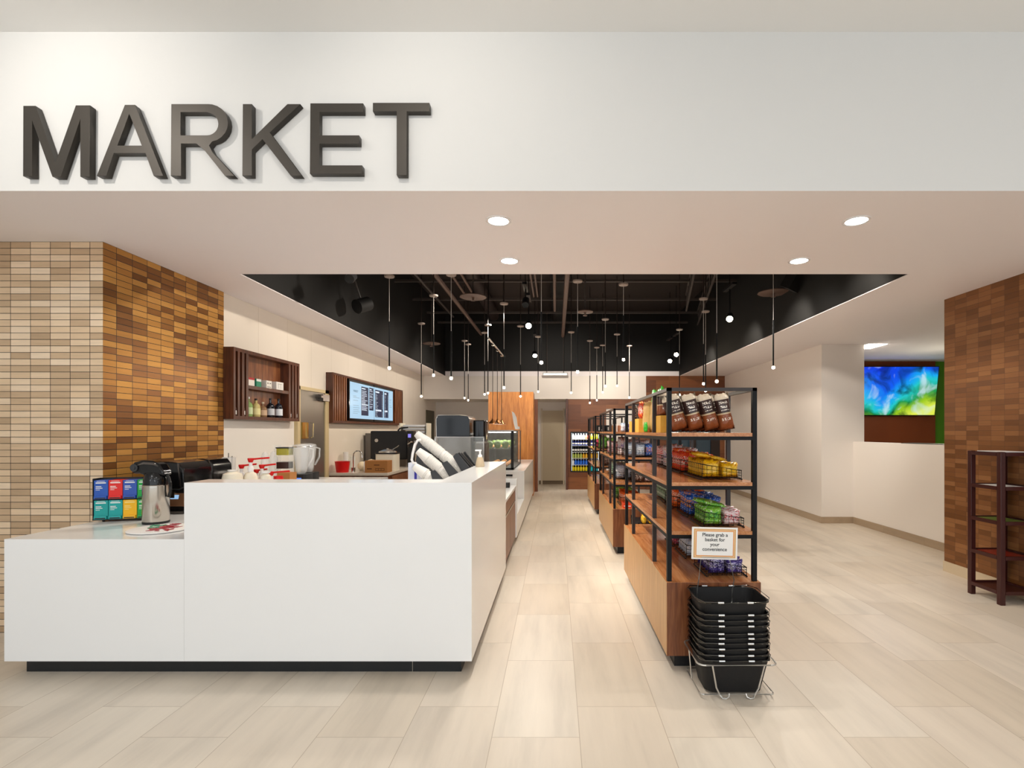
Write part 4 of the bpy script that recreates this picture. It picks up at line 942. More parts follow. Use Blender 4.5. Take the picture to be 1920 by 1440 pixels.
def toppers(lv, y0, y1, col, h, n=3):            # bags lying loosely over the full basket
    for k in range(n):
        bag((XA+.075+.045*k, y0+.07+(y1-y0-.15)*((k*.618) % 1), LV[lv]+h-.012*k), (0, PI/2-.18, random.uniform(-.5, .5)+PI), BM[col], '%s bag lying on top of the basket, %s of nearest unit' % (ND[col], LN[lv]), '%s loose bags on the %s of the nearest unit' % (ND[col], LN[lv]), (.6,1.0,.8))
y = Y_U[0]
fill(0, 'B', 3.27, 3.70, XA, XB, ['yellow']); fill(0, 'B', 3.79, 4.16, XA-.01, XB, ['red'], 1.06); fill(0, 'B', 4.22, 4.50, XA-.01, XB, ['white'], 1.30); fill(0, 'B', 4.58, 4.94, XA-.01, XB, ['redwhite'], 1.1)
fill(0, 'C', 3.23, 3.53, XA, XB, ['green', 'redwhite'], 1.0); fill(0, 'C', 3.61, 3.93, XA, XB, ['blue'], 1.05); fill(0, 'C', 3.99, 4.28, XA-.02, XB, ['orange'], 1.1); fill(0, 'C', 4.36, 4.90, XA, XB, ['mint'], 1.0)
fill(0, 'D', 3.21, 3.52, XA+.02, XB+.01, ['purple'], 1.0); fill(0, 'D', 3.66, 3.98, XA, XB, ['silver'], 1.0); fill(0, 'D', 4.04, 4.34, XA, XB, ['pink'], 1.0)
toppers('B', 3.27, 3.70, 'yellow', .148); toppers('B', 3.79, 4.16, 'red', .158); toppers('C', 3.23, 3.53, 'green', .148); toppers('C', 3.61, 3.93, 'blue', .155); toppers('D', 3.21, 3.52, 'purple', .148, 2); toppers('C', 3.99, 4.28, 'orange', .155, 2)
y = Y_U[1]
fill(1, 'B', y+.06, y+.36, .83, 1.19, ['silver', 'blue'], 1.15); fill(1, 'B', y+.42, y+.75, .80, 1.19, ['white'], 1.5, pos=''); fill(1, 'B', y+.85, y+1.3, .72, 1.0, ['redwhite'], 1.1)
fill(1, 'C', y+.06, y+.34, .92, 1.19, ['brown', 'redwhite'], 1.0); fill(1, 'C', y+.42, y+.85, .76, 1.0, ['silver'], 1.25); fill(1, 'C', y+1.0, y+1.4, .76, 1.0, ['mint'], 1.2)
fill(1, 'D', y+.28, y+.60, .80, 1.05, ['orange'], 1.1); fill(1, 'D', y+.9, y+1.2, .8, 1.05, ['green'], 1.1)
y = Y_U[2]
fill(2, 'B', y+.06, y+.36, .76, 1.05, ['green'], 1.4); fill(2, 'B', y+.5, y+.85, .76, 1.0, ['pink'], 1.1); fill(2, 'C', y+.1, y+.45, .85, 1.1, ['brown'], 1.2)
# things on the top shelves
ZA = LV['A']+.0008
def snackpack(seed): return bag_mesh(seed, .115, .262, .07, 'large_bag')
LB = [snackpack(20), snackpack(21)]
def large_mat():
    m, n, l, b = base('brown_printed_foil'); tc = n.new('ShaderNodeTexCoord'); sp = n.new('ShaderNodeSeparateXYZ'); l.new(tc.outputs['Object'], sp.inputs[0])
    z = sp.outputs['Z']; yy = sp.outputs['Y']
    col = ramp(n, l, mth(n, l, 'MULTIPLY', z, 3.8), [(0, '#4a2014'), (.03, '#8a4a26'), (.42, '#8f4f2a'), (.43, '#cdb893'), (.47, '#3a2420'), (.82, '#44302c'), (.83, '#d9c9b2'), (1, '#e6dccb')], 'CONSTANT')
    # rows of printed lettering
    rows = mth(n, l, 'FRACT', mth(n, l, 'MULTIPLY', z, 34)); t = n.new('ShaderNodeTexNoise'); t.inputs['Scale'].default_value = 120; t.inputs['Detail'].default_value = 0; l.new(tc.outputs['Object'], t.inputs[0])
    txt = mth(n, l, 'MULTIPLY', mth(n, l, 'GREATER_THAN', rows, .38), mth(n, l, 'GREATER_THAN', t.outputs['Fac'], .49))
    win = mth(n, l, 'MULTIPLY', mth(n, l, 'LESS_THAN', yy, .024), mth(n, l, 'GREATER_THAN', yy, -.036))
    w2 = mth(n, l, 'ADD', mth(n, l, 'MULTIPLY', mth(n, l, 'GREATER_THAN', z, .14), mth(n, l, 'LESS_THAN', z, .215)), mth(n, l, 'MULTIPLY', mth(n, l, 'GREATER_THAN', z, .065), mth(n, l, 'LESS_THAN', z, .10)))
    f = mth(n, l, 'MULTIPLY', mth(n, l, 'MULTIPLY', txt, win), w2)
    mx = n.new('ShaderNodeMix'); mx.data_type = 'RGBA'; l.new(f, mx.inputs[0]); l.new(col, mx.inputs[6]); mx.inputs[7].default_value = hx('#e9dfd2'); l.new(mx.outputs[2], b.inputs['Base Color'])
    b.inputs['Roughness'].default_value = .28; bp = n.new('ShaderNodeBump'); bp.inputs['Strength'].default_value = .6; bp.inputs['Distance'].default_value = .01
    t3 = n.new('ShaderNodeTexNoise'); t3.inputs['Scale'].default_value = 22; l.new(tc.outputs['Object'], t3.inputs[0]); l.new(t3.outputs['Fac'], bp.inputs['Height']); l.new(bp.outputs[0], b.inputs['Normal'])
    return m
LM = large_mat()
for r_, (yy, dz) in enumerate(((3.30, 0), (3.42, 0), (3.54, 0))):
    for k, px in enumerate((1277, 1307, 1337, 1364)):
        x = XX(px, 3.3)+r_*.004
        if r_ == 0: lb = ('leftmost', 'second', 'third', 'rightmost')[k]+' brown printed snack bag leaning in the front row of the top shelf'
        else: lb = 'brown printed snack bag standing behind the front row on the top shelf'
        bag((x, yy, ZA), (0, -.20+.05*(k == 3), PI/2+.12), LM, lb, 'large brown bags on the top shelf of the nearest unit', (1,.90,.91), LB[(k+r_) % 2])
        o = COL.objects[-1]; o.rotation_euler = Euler((-.03, -.2 if k < 3 else -.12, 0)).to_matrix().to_4x4().to_euler()
        o.rotation_euler = (Matrix.Rotation(-.27 if k < 3 else -.20, 4, 'Y') @ Matrix.Rotation(-PI/2+.1, 4, 'Z')).to_euler()
        o.location.z = ZA+.0175
# pale ribbon tops above the leaning bags, cartons and kraft bags on the left half
def kbox(x0, x1, y0, y1, h, label, m_='kraft'):
    o = MB().box(0, x1-x0, 0, y1-y0, 0, h).build('display_carton', M[m_]); MB().box(.004, x1-x0-.004, .004, y1-y0-.004, h-.0001, h+.0008).build('open_top', M['cardboard'], o)
    o.location = (x0, y0, ZA); return tag(o, label, 'carton', 'kraft cartons on the top shelf')
kbox(.700, .762, 3.42, 3.57, .115, 'yellow kraft carton at the front left corner of the top shelf')
kbox(.70, .775, 4.32, 4.52, .115, 'yellow kraft carton behind the two kraft paper bags')
kbox(.70, .775, 4.66, 4.88, .10, 'small yellow kraft carton at the rear of the top shelf')
KB = bag_mesh(31, .24, .275, .09, 'kraft_bag')
kp = mat('plain_kraft_bag', '#dcae66', .6, bump=.6, bscale=25)
gb = mat('bright_green_foil', '#35c42c', .35, bump=.6, bscale=25)
for k, (yy, s_) in enumerate(((3.80, .93), (4.13, .90))):
    bag((.742, yy, ZA), (0,0,0), kp, ['kraft paper snack bag with green base, nearer of the two', 'kraft paper snack bag, farther of the two on the top shelf'][k], 'kraft bags on the top shelf', (.62,1.25,s_), KB)
bag((.697, 3.97, ZA+.002), (0,0,0), gb, 'bright green foil bag standing low in front of the kraft bags', 'green bags on the top shelf', (.42,1.1,.5))
bag((.795, 4.12, ZA), (0,0,0), gb, 'tall green bag whose top pokes above the shelf frame, rear one', 'green bags on the top shelf', (.8,1.5,2.2))
bag((.795, 3.86, ZA), (0,0,0), gb, 'tall green bag whose top pokes above the shelf frame, front one', 'green bags on the top shelf', (.8,1.5,2.2))
bag((.731, 3.45, ZA+.117), (0,0,PI/2), LM, 'white and brown bag standing on the front kraft carton', 'bags standing on cartons', (.6,.62,.58), LB[0])
bag((.731, 3.53, ZA+.117), (0,0,PI/2), LM, 'white and brown bag standing at the back of the front kraft carton', 'bags standing on cartons', (.6,.62,.6), LB[1])
bag((.737, 4.42, ZA+.117), (.05,0,0), BM['red'], 'red foil bag standing in the middle kraft carton', 'bags standing on cartons', (.8,1.5,.95))
blk = bagmat('bag_black_tan', '#15120f', '#d8b070', '#9a7a60', seed=14)
bag((.737, 4.77, ZA+.102), (0,0,0), blk, 'black snack bag with tan label standing on the rear kraft carton', 'bags standing on cartons', (.9,1.4,.95))
for k, (yy, x) in enumerate(((Y_U[1]+.1, .86), (Y_U[1]+.25, .86), (Y_U[1]+.15, 1.02), (Y_U[1]+.3, 1.0))):
    bag((x, yy, ZA), (0, 0, PI/2*(k % 2)), BM['silver'] if k % 2 else BM['purple'], '%s bag on the top shelf of the middle unit' % ('silver blue' if k % 2 else 'dark purple'), '%s bags on the middle unit top shelf' % ('silver' if k % 2 else 'purple'), (1.4,1.1,.6+.1*k))
for k in range(4):
    o = MB().box(0,.14,0,.18,0,.11).build('display_carton', M['matteblack']); MB().box(.03,.05,-.0008,0,.02,.08).box(.07,.09,-.0008,0,.02,.035).build('printed_mark', M['paper'], o)
    o.location = (.72+(k % 2)*.16, Y_U[2]+.08+(k//2)*.22, ZA); tag(o, 'black display carton with small white mark on the far unit top shelf', 'carton', 'black cartons on the farthest unit')
for k in range(3):
    o = MB().lathe([(.035,0),(.037,.01),(.037,.08),(.03,.085)], seg=14).build('jar', mat('jar_%d' % k, ('#d8a878', '#c89070', '#e0c0a0')[k], .3)); MB().lathe([(.038,.08),(.038,.098)], seg=14).build('lid', M['paper'], o)
    o.location = (.74+.09*k, Y_U[1]+.55+.02*k, ZA); tag(o, ('tan', 'reddish tan', 'pale')[k]+' jar with white lid on the middle unit top shelf', 'jar', 'jars on the middle unit')
# small red carton on the base of the middle unit
o = MB().box(0,.10,0,.14,0,.06).build('display_carton', mat('red_orange_carton', '#e4481c', .4)); MB().box(.01,.09,-.001,0,.02,.03).build('printed_mark', M['paper'], o)
o.location = (.80, Y_U[1]+.06, LV['D']+.0008); tag(o, 'small red carton at the front of the middle unit base', 'carton')
# dark cart between the first two units
t = thing('wire_cart', 'low black wire cart with yellow packs between the first two shelving units', 'cart', (.86, 5.30, 0))
mb = MB()
for x, y in ((0,0),(.34,0),(0,.5),(.34,.5)): mb.cyl((x,y,.07),(x,y,.50),.009,8)
mb.build('frame', M['blackmetal'], t)
for z in (.10, .30, .46): MB().box(-.01,.35,-.01,.51,z,z+.012).build('deck', M['blackmetal'], t)
for x, y in ((0,0),(.34,0),(0,.5),(.34,.5)): MB().cyl((x-.012,y,.03),(x+.012,y,.03),.03,12).cyl((x,y,.03),(x,y,.075),.008,6).build('wheel', M['charcoal'], t)
for k in range(4):
    bag((.93+.07*k, 5.42, .4725), (0,0,0), BM['yellow'], 'yellow pack lying on the low black cart', 'yellow packs on the cart', (1,1.2,.55))

# ------------------------------------------------------------------ shopping baskets, their stand and the sign
def rr(x0, x1, y0, y1, r, z, seg=5):
    pts = []
    for cx, cy, a0 in ((x1-r,y1-r,0),(x0+r,y1-r,90),(x0+r,y0+r,180),(x1-r,y0+r,270)):
        for k in range(seg+1):
            a = math.radians(a0+90*k/seg); pts.append(Vector((cx+r*math.cos(a), cy+r*math.sin(a), z)))
    return pts
BW, BD, BH = .385, .285, .185
M['bf'] = mat('black_basket_fabric', '#0c0c0e', .6, bump=.2, bscale=300); M['darkwire'] = mat('dark_chrome_wire', '#55534f', .2, .9)
def basket(label, loc):
    t = thing('shopping_basket', label, 'shopping basket', loc, 0, 'black shopping baskets in the stack')
    bm = MB(); tp = rr(-BW/2, BW/2, -BD/2, BD/2, .06, BH); bt_ = rr(-BW/2+.036, BW/2-.036, -BD/2+.034, BD/2-.034, .05, 0)
    def ring(pts): return [bm.bm.verts.new(p) for p in pts]
    a, b = ring(bt_), ring(tp); ti = [Vector((p.x*.992, p.y*.99, p.z)) for p in tp]; bi = [Vector((p.x*.992, p.y*.99, .003)) for p in bt_]
    c, d = ring(bi), ring(ti); n = len(a)
    for i in range(n):
        j = (i+1) % n; bm._f([a[i],a[j],b[j],b[i]]); bm._f([c[j],c[i],d[i],d[j]]); bm._f([b[i],b[j],d[j],d[i]])
    bm._f(a[::-1]); bm._f(c)
    bm.build('fabric_body', M['bf'], t)
    MB().tube(rr(-BW/2-.003, BW/2+.003, -BD/2-.003, BD/2+.003, .06, BH), .0042, 6, closed=True).build('wire_rim', M['darkwire'], t)
    hz = BH+.004
    e = BD/2+.009
    for q, x in ((-1, -.085), (1, .075)):
        MB().tube([(x, -e, hz-.012), (x, -e, hz), (q*(BW/2-.02), -e-.001, hz+.004), (q*(BW/2+.012), -BD*.30, hz+.006), (q*(BW/2+.013), BD*.30, hz+.006), (q*(BW/2-.02), e+.001, hz+.004), (x, e, hz), (x, e, hz-.012)], .0030, 6).build('handle', M['darkwire'], t); hd = LASTO[0]
        for s in (-1, 1): MB().cyl((x-.016, (e+.001)*s, hz), (x+.016, (e+.001)*s, hz), .0060, 10).build('handle_clip', M['chrome'], hd)
    return t
SX, SY = .985, 2.925
rims = [.199, .216+.012, .262, .292, .319, .344, .385, .414, .445, .512]
b0_ = None
for k, z in enumerate(rims):
    lb = ['bottom black basket sitting in the wire stand'][0] if k == 0 else ('topmost black shopping basket, raised above the stack' if k == 9 else 'black basket, %s from the bottom of the stack' % ('second','third','fourth','fifth','sixth','seventh','eighth','ninth')[k-1])
    loc = (SX-(.003*(k % 2)), SY+.001*k, z-BH)
    b0_ = basket(lb, loc) if b0_ is None else (dup(b0_, loc, None, lb) and b0_)
st = thing('basket_stand', 'chrome wire stand holding the stack of black shopping baskets', 'stand', (SX, SY, 0))
ro = rr(-.215, .215, -.165, .168, .04, .186)
MB().tube(ro, .0048, 8, closed=True).build('top_ring', M['wire'], st)
MB().tube(rr(-.20, .20, -.15, .16, .02, .022), .0042, 8, closed=True).build('base_ring', M['wire'], st)
for s in (-1, 1):
    x = s*.095
    MB().tube([(x-s*.0+.045*s, -.165, .186), (x+.02*s, -.152, .06), (x, -.149, .018), (x-.012*s, -.160, .0062), (x-.03*s, -.162, .0055), (x-.045*s, -.158, .012), (x-.05*s, -.149, .026)], .0045, 8).build('leg', M['wire'], st)
    MB().tube([(x, .168, .186), (x, .165, .05), (x, .162, .0055), (x, .14, .0055), (x, .125, .022)], .0045, 8).build('leg', M['wire'], st)
    MB().tube([(s*.215, .03, .186), (s*.20, .03, .022)], .0042, 8).build('side_wire', M['wire'], st)
ZS0, ZS1, YS = ZZ(1049, 2.98), ZZ(989, 2.98), 2.98
sgn = thing('basket_sign', 'white sign with orange border reading Please grab a basket for your convenience', 'sign', (XX(1340, YS), YS, (ZS0+ZS1)/2), 0)
sw, sh = (XX(1383, YS)-XX(1297.5, YS))/2, (ZS1-ZS0)/2
sgn.rotation_euler = (0, math.radians(1.3), 0)
sbd = MB().box(-sw, sw, 0, .006, -sh, sh).build('board', M['paper'], sgn)
MB().box(-sw*.92, sw*.92, -.0008, 0, -sh*.90, sh*.90).build('tan_border', mat('tan_border', '#d9a868', .6), sbd)
MB().box(-sw*.86, sw*.86, -.0014, -.0008, -sh*.83, sh*.83).build('white_line', mat('cream_border', '#f0dcc0', .6), sbd)
MB().box(-sw*.84, sw*.84, -.0018, -.0014, -sh*.80, sh*.80).build('orange_border', mat('orange_border', '#e0933c', .6), sbd)
MB().box(-sw*.80, sw*.80, -.0024, -.0018, -sh*.745, sh*.745).build('white_field', M['paper'], sbd)
text_mesh('sign_text', 'Please grab a\nbasket for\nyour\nconvenience', .0285, M['ink'], sbd, (0, -.0031, .008), (PI/2, 0, 0), bold=.0003, spacing=.98)
for x0, x1 in ((1316, 1311), (1369, 1377)):
    MB().tube([(XX(x0, YS)-sgn.location.x, .009, -sh*.86), (XX(x1, 3.0)-sgn.location.x, .012, .58-sgn.location.z), (XX(x1, 3.02)-sgn.location.x, .058, .508-sgn.location.z), (XX(x1, 3.02)-sgn.location.x, .058, .44-sgn.location.z), (XX(x1, 3.02)-sgn.location.x-.02, .052, .405-sgn.location.z)], .0028, 6).build('holder_wire', M['wire'], sgn)
MB().tube([(XX(1316, YS)-sgn.location.x, -.004, -sh*.86), (XX(1369, YS)-sgn.location.x, -.004, -sh*.86)], .0025, 6).build('holder_bar', M['wire'], sgn)

# ------------------------------------------------------------------ dark rack by the right pier
rk = thing('magazine_rack', 'dark mahogany slim open rack standing against the right mosaic pier', 'rack', (3.69, 4.245, 0))
RW, RD, RH = .325, .345, 1.275; pw = .042
for x in (0, RW-pw):
    for y in (0, RD-pw): MB().box(x, x+pw, y, y+pw, 0, RH).build('post', M['mahogany'], rk, bevel=.004)
for z, m_ in ((1.24, 'mahogany'), (.955, 'mahogany'), (.665, 'mahogany'), (.375, 'mahogany'), (.085, 'mahogany')):
    MB().box(pw, RW-pw, 0, .02, z, z+.03).box(pw, RW-pw, RD-.02, RD, z, z+.03).box(0, .02, pw, RD-pw, z, z+.03).box(RW-.02, RW, pw, RD-pw, z, z+.03).box(.02, RW-.02, .02, RD-.02, z+.006, z+.018).build('shelf', M['mahogany'], rk)
def mag(z, label, c, dx=0, th=.006, s=(1,1)):
    o = MB().box(0, .20*s[0], 0, .26*s[1], 0, th).build('leaflet', c); o.location = (3.745+dx, 4.29, z); return tag(o, label, 'leaflet')
mag(1.2705, 'white paper sheet on the top of the mahogany rack', M['paper'])
mag(.9735, 'curled white papers on the second shelf of the rack', M['paper'])
mag(.6835, 'green booklet on the middle shelf of the rack', mat('green_booklet', '#5c6f2a', .5))
mag(.3935, 'dark red booklet on the fourth shelf of the rack', mat('red_booklet', '#7a1c10', .4))

# ------------------------------------------------------------------ television
tv = thing('television', 'large wall television showing a blue and green cloudscape', 'television', (XX(1671, 9.85), 9.85, 2.215))
tv.rotation_euler = (math.radians(7), 0, 0)
TW, TH = .885, .475
def tvmat():
    m, n, l, b = base('television_picture'); tc = n.new('ShaderNodeTexCoord'); sp = n.new('ShaderNodeSeparateXYZ'); l.new(tc.outputs['Object'], sp.inputs[0])
    u = mth(n, l, 'DIVIDE', sp.outputs['X'], TW); v = mth(n, l, 'DIVIDE', sp.outputs['Z'], TH)
    t = n.new('ShaderNodeTexNoise'); t.inputs['Scale'].default_value = 2.6; t.inputs['Detail'].default_value = 5; t.inputs['Distortion'].default_value = .8; l.new(tc.outputs['Object'], t.inputs[0])
    t2 = n.new('ShaderNodeTexNoise'); t2.inputs['Scale'].default_value = 1.4; t2.inputs['Detail'].default_value = 3; mp = n.new('ShaderNodeMapping'); mp.inputs['Location'].default_value = (4, 2, 7); l.new(tc.outputs['Object'], mp.inputs[0]); l.new(mp.outputs[0], t2.inputs[0])
    a = mth(n, l, 'ADD', mth(n, l, 'MULTIPLY', v, -.42), mth(n, l, 'MULTIPLY', u, .18))     # low right -> green/yellow
    a = mth(n, l, 'ADD', mth(n, l, 'ADD', a, .48), mth(n, l, 'MULTIPLY', mth(n, l, 'SUBTRACT', t2.outputs['Fac'], .5), .9))
    col = ramp(n, l, a, [(.0, '#0a3ae0'), (.22, '#0a5cf0'), (.40, '#12a8f2'), (.55, '#22c8c8'), (.66, '#1c9a4c'), (.80, '#98c81c'), (1, '#e2ee50')])
    dk = ramp(n, l, t.outputs['Fac'], [(.30, '#06120e'), (.42, '#b8c8c0'), (.50, '#ffffff'), (.70, '#ffffff')])
    mx = n.new('ShaderNodeMix'); mx.data_type = 'RGBA'; mx.blend_type = 'MULTIPLY'; mx.inputs[0].default_value = 1; l.new(col, mx.inputs[6]); l.new(dk, mx.inputs[7])
    ad = n.new('ShaderNodeMix'); ad.data_type = 'RGBA'; ad.blend_type = 'MIX'; l.new(mth(n, l, 'MULTIPLY', mth(n, l, 'SMOOTH_MIN', mth(n, l, 'MAXIMUM', mth(n, l, 'MULTIPLY', mth(n, l, 'SUBTRACT', t.outputs['Fac'], .56), 7), 0), 1, .2), .7), ad.inputs[0]); l.new(mx.outputs[2], ad.inputs[6]); ad.inputs[7].default_value = hx('#cfe8f4')
    l.new(ad.outputs[2], b.inputs['Emission Color']); b.inputs['Emission Strength'].default_value = 1.0; b.inputs['Base Color'].default_value = (0,0,0,1); b.inputs['Roughness'].default_value = .3
    return m
MB().box(-TW, TW, 0, .05, -TH, TH).build('casing', M['blackplastic'], tv)
MB().box(-TW+.012, TW-.012, -.002, 0, -TH+.015, TH-.012).build('lit_screen', tvmat(), tv)
MB().box(-.2, .2, .05, .09, -.08, .08).build('wall_bracket', M['matteblack'], tv)

# ------------------------------------------------------------------ drink cooler
dk = thing('drink_cooler', 'built in lit drink cooler with rows of bottles in the wood wall', 'drink cooler', (0,0,0))
x0, x1, z0, z1 = CX0+.004, CX1-.004, CZ0+.004, CZ1-.004; yb = 13.28
MB().box(x0, x0+.03, 12.70, yb, z0, z1).box(x1-.03, x1, 12.70, yb, z0, z1).box(x0+.03, x1-.03, 12.70, yb, z1-.02, z1).box(x0+.03, x1-.03, 12.70, yb, z0, z0+.02).box(x0+.03, x1-.03, yb-.02, yb, z0+.02, z1-.02).build('cabinet', M['matteblack'], dk)
MB().box(x0+.031, x0+.036, 12.72, 12.735, z0+.03, z1-.03).box(x1-.036, x1-.031, 12.72, 12.735, z0+.03, z1-.03).build('light_tube', mat('cooler_tube', '#ffffff', .5, emis=(.9,.96,1), es=2.0), dk)
lamp('cooler_light', 'AREA', ((x0+x1)/2, 12.745, z1-.05), 5, (.9,.96,1), aim=((x0+x1)/2, 13.1, .8), shape='RECTANGLE', size=.6, size_y=.05)
rows = [.445, .605, .77, .925, 1.085, 1.245]
for z in rows[1:]: MB().box(x0+.031, x1-.031, 12.78, 13.2, z-.012, z).build('shelf', M['wire'], dk)
spec = [[('#e8d21c','yellow',6), ('#1cc4d0','cyan',4)], [('#e6e9ef','white',1), ('#2f6cd8','blue',9)], [('#a8b45a','pale green',4), ('#d8a42c','amber',6)],
        [('#0c0c10','black',10)], [('#2a3a8c','navy',10)], [('#e4e2d8','white',5), ('#c96a4c','red orange',2), ('#e4d61c','yellow',3)]]
nmz = ['bottom', 'second lowest', 'third lowest', 'third highest', 'second highest', 'top']
capm = M['white_plastic']
for r_, sp_ in enumerate(spec):
    k = 0
    for c, nm, cnt in sp_:
        m_ = mat('drink_%s_%d' % (nm.replace(' ', '_'), r_), c, .2); o0 = None
        for q in range(cnt):
            x = x0+.07+k*.066; k += 1
            if o0 is None:
                o0 = MB().lathe([(.026,0),(.028,.01),(.028,.085),(.012,.115),(.012,.128)], seg=10).build('drink_bottle', m_)
                MB().lathe([(.014,.124),(.014,.138)], seg=10).build('cap', capm if r_ != 3 else M['matteblack'], o0)
                if r_ in (3, 4): MB().lathe([(.0285,.03),(.0285,.07)], seg=10, cap=False).build('label', M['paper'], o0)
                o = o0
            else: o = dup(o0)
            o.location = (x, 12.84, rows[r_]+.005 if r_ == 0 else rows[r_]+.0005); tag(o, '%s drink bottle on the %s row of the cooler' % (nm, nmz[r_]), 'bottle', '%s bottles on the %s cooler row' % (nm, nmz[r_]))

# ------------------------------------------------------------------ pendants
M['canopy'] = mat('grey_canopy', '#9a8c84', .5)
def pendant(px, tip, Y, canopy_z, rod=.573):
    X = XX(px, Y); zt = ZZ(tip, Y)
    t = thing('pendant_lamp', 'x', 'pendant lamp', (X, Y, zt), 0, 'slim pendant lamps over the market')
    MB().lathe([(.055, canopy_z-zt), (.060, canopy_z-zt+.008), (.060, canopy_z-zt+.02)], seg=20).build('canopy', M['canopy'], t)
    MB().cyl((0,0,canopy_z-zt+.02),(0,0,4.40-zt),.008,6).build('stem', M['browngrey'], t)
    MB().cyl((0,0,rod),(0,0,canopy_z-zt),.0035,6).build('cable', M['cord'], t)
    MB().cyl((0,0,.03),(0,0,rod),.0085,10).build('rod', M['blackmetal'], t)
    MB().lathe([(.004,0),(.017,.006),(.018,.024),(.014,.034)], seg=12).build('bulb', M['bulb'], t)
    lamp('pendant_bulb_light', 'POINT', (X, Y, zt-.03), 2.6, WARM, shadow_soft_size=.02)
    return t
M['cord'] = mat('grey_pendant_cord', '#c4beb8', .4)
pl = [(730,693,6.1,3.28),(813,706,6.97,3.28),(790,745,8.785,3.28),(871,748,10.46,3.28),(878,752,10.9,3.28),(846,712,6.04,3.28),(945,729,7.41,3.28),(976,745,9.0,3.28),(1009,736,10.0,3.28),
      (1015,683,5.6,3.35),(1083,700,6.3,3.28),(1169,677,6.44,3.28),(1135,726,8.45,3.28),(1071,738,9.55,3.28),(1106,757,10.46,3.28),(1119,752,11.3,3.28),(1130,737,11.0,3.28),(1157,725,9.76,3.28),(1180,747,11.1,3.28),
      (1344,718,5.9,3.35),(1319,722,7.14,3.28),(1323,735,7.9,3.28),(1450,692,6.0,3.40),(908.7,741,9.6,3.28),(914.9,739,8.9,3.28),(1274,742,9.3,3.28)]
pl.sort(key=lambda q: q[0])
ordn = ['leftmost','second','third','fourth','fifth','sixth','seventh','eighth','ninth','tenth','eleventh','twelfth','thirteenth','fourteenth','fifteenth','sixteenth','seventeenth','eighteenth','nineteenth','twentieth','twenty-first','twenty-second','twenty-third','twenty-fourth','twenty-fifth','rightmost']
near = {730: 'slim black pendant lamp hanging nearest the left wall', 846: 'long pendant lamp hanging right of the menu screens', 1015: 'thick nearest pendant in the middle with lit tip on the black ceiling',
        1083: 'pendant right of centre with tip just above the white bulkhead edge', 1169: 'shortest pendant lamp, glowing against the black ceiling', 1450: 'rightmost slim black pendant lamp, against the white soffit', 1344: 'pendant lamp hanging above the near shelving unit, right one'}
for i, (px, tip, Y, cz) in enumerate(pl):
    t = pendant(px, tip, Y, cz); t['label'] = near.get(px, 'slim black pendant lamp, %s from the left of the cluster' % ordn[i])

# ------------------------------------------------------------------ black plenum: pipes, trusses, ducts, discs, spots
GP = mat('dark_grey_pipe', '#453f3c', .5); BRN = mat('brown_black_duct', '#2e2422', .6); BRN2 = mat('dull_pink_brown_conduit', '#665249', .5)
k = 0
for y, z in ((5.6, 3.95), (6.6, 3.98), (7.6, 3.95), (8.7, 3.98), (9.8, 3.95), (10.9, 3.95), (11.9, 3.95)):
    tag(MB().box(OX0, OX1, y-.02, y+.02, z, z+.04).build('ceiling_strut', GP), 'thin dark strut crossing the black ceiling, one of a row', 'strut', 'cross struts of the black ceiling')
for x, y0, y1, z, r, lb in ((-1.75, 4.6, 12, 3.72, .035, 'long brown conduit along the left of the black ceiling'), (-1.60, 4.6, 9, 3.85, .02, 'thin conduit beside the long brown conduit'), (-1.48, 4.6, 9, 3.90, .02, 'second thin conduit beside the long brown conduit'), (-2.2, 4.6, 11, 3.9, .02, 'dark pipe close to the left plenum wall'),
                        (.17, 4.6, 12.4, 3.75, .04, 'patterned pale pipe running away in the middle of the black ceiling'), (-.02, 5.2, 10, 3.8, .025, 'dark pipe beside the pale middle pipe'), (-.35, 4.6, 8.2, 3.6, .012, 'left of two close thin rods by the bright spot'), (-.29, 4.6, 8.2, 3.6, .012, 'right of two close thin rods by the bright spot')):
    o = MB().cyl((x, y0, z), (x, y1, z), r, 8)
    for yy in (5.6, 6.6, 7.6): o.box(x-.004, x+.004, yy-.005, yy+.005, z, 3.96)
    tag(o.build('ceiling_pipe', BRN2 if 'brown' in lb or 'pale' in lb or 'conduit' in lb or 'rods' in lb else GP), lb, 'pipe', 'pipes of the black ceiling')
tag(MB().cyl((-1.5, 4.5, 4.25), (-1.5, 12.4, 4.25), .13, 24).build('air_duct', BRN), 'large round brown duct along the left of the black ceiling', 'air duct')
tag(MB().cyl((.06, 5.3, 4.22), (.06, 12.4, 4.22), .165, 28).build('air_duct', M['black']), 'large round black duct near the middle of the ceiling', 'air duct')
for (x0_, y) in ((1.6, 7.0), (2.2, 8.4)):
    mb = MB(); L_ = 2.8
    for dz in (0, .3): mb.cyl((x0_, y-1.6, 3.75+dz), (x0_+.9, y+L_, 3.75+dz), .018, 6)
    n_ = 10
    for k in range(n_):
        a = Vector((x0_, y-1.6, 3.75)).lerp(Vector((x0_+.9, y+L_, 3.75)), k/n_); b = Vector((x0_, y-1.6, 3.75)).lerp(Vector((x0_+.9, y+L_, 3.75)), (k+.5)/n_)+Vector((0,0,.3)); c = Vector((x0_, y-1.6, 3.75)).lerp(Vector((x0_+.9, y+L_, 3.75)), (k+1)/n_)
        mb.cyl(a, b, .009, 5).cyl(b, c, .009, 5)
    tag(mb.build('roof_truss', GP), 'dark open truss on the %s of the black ceiling' % ('right' if y < 8 else 'far right'), 'truss', 'trusses of the black ceiling')
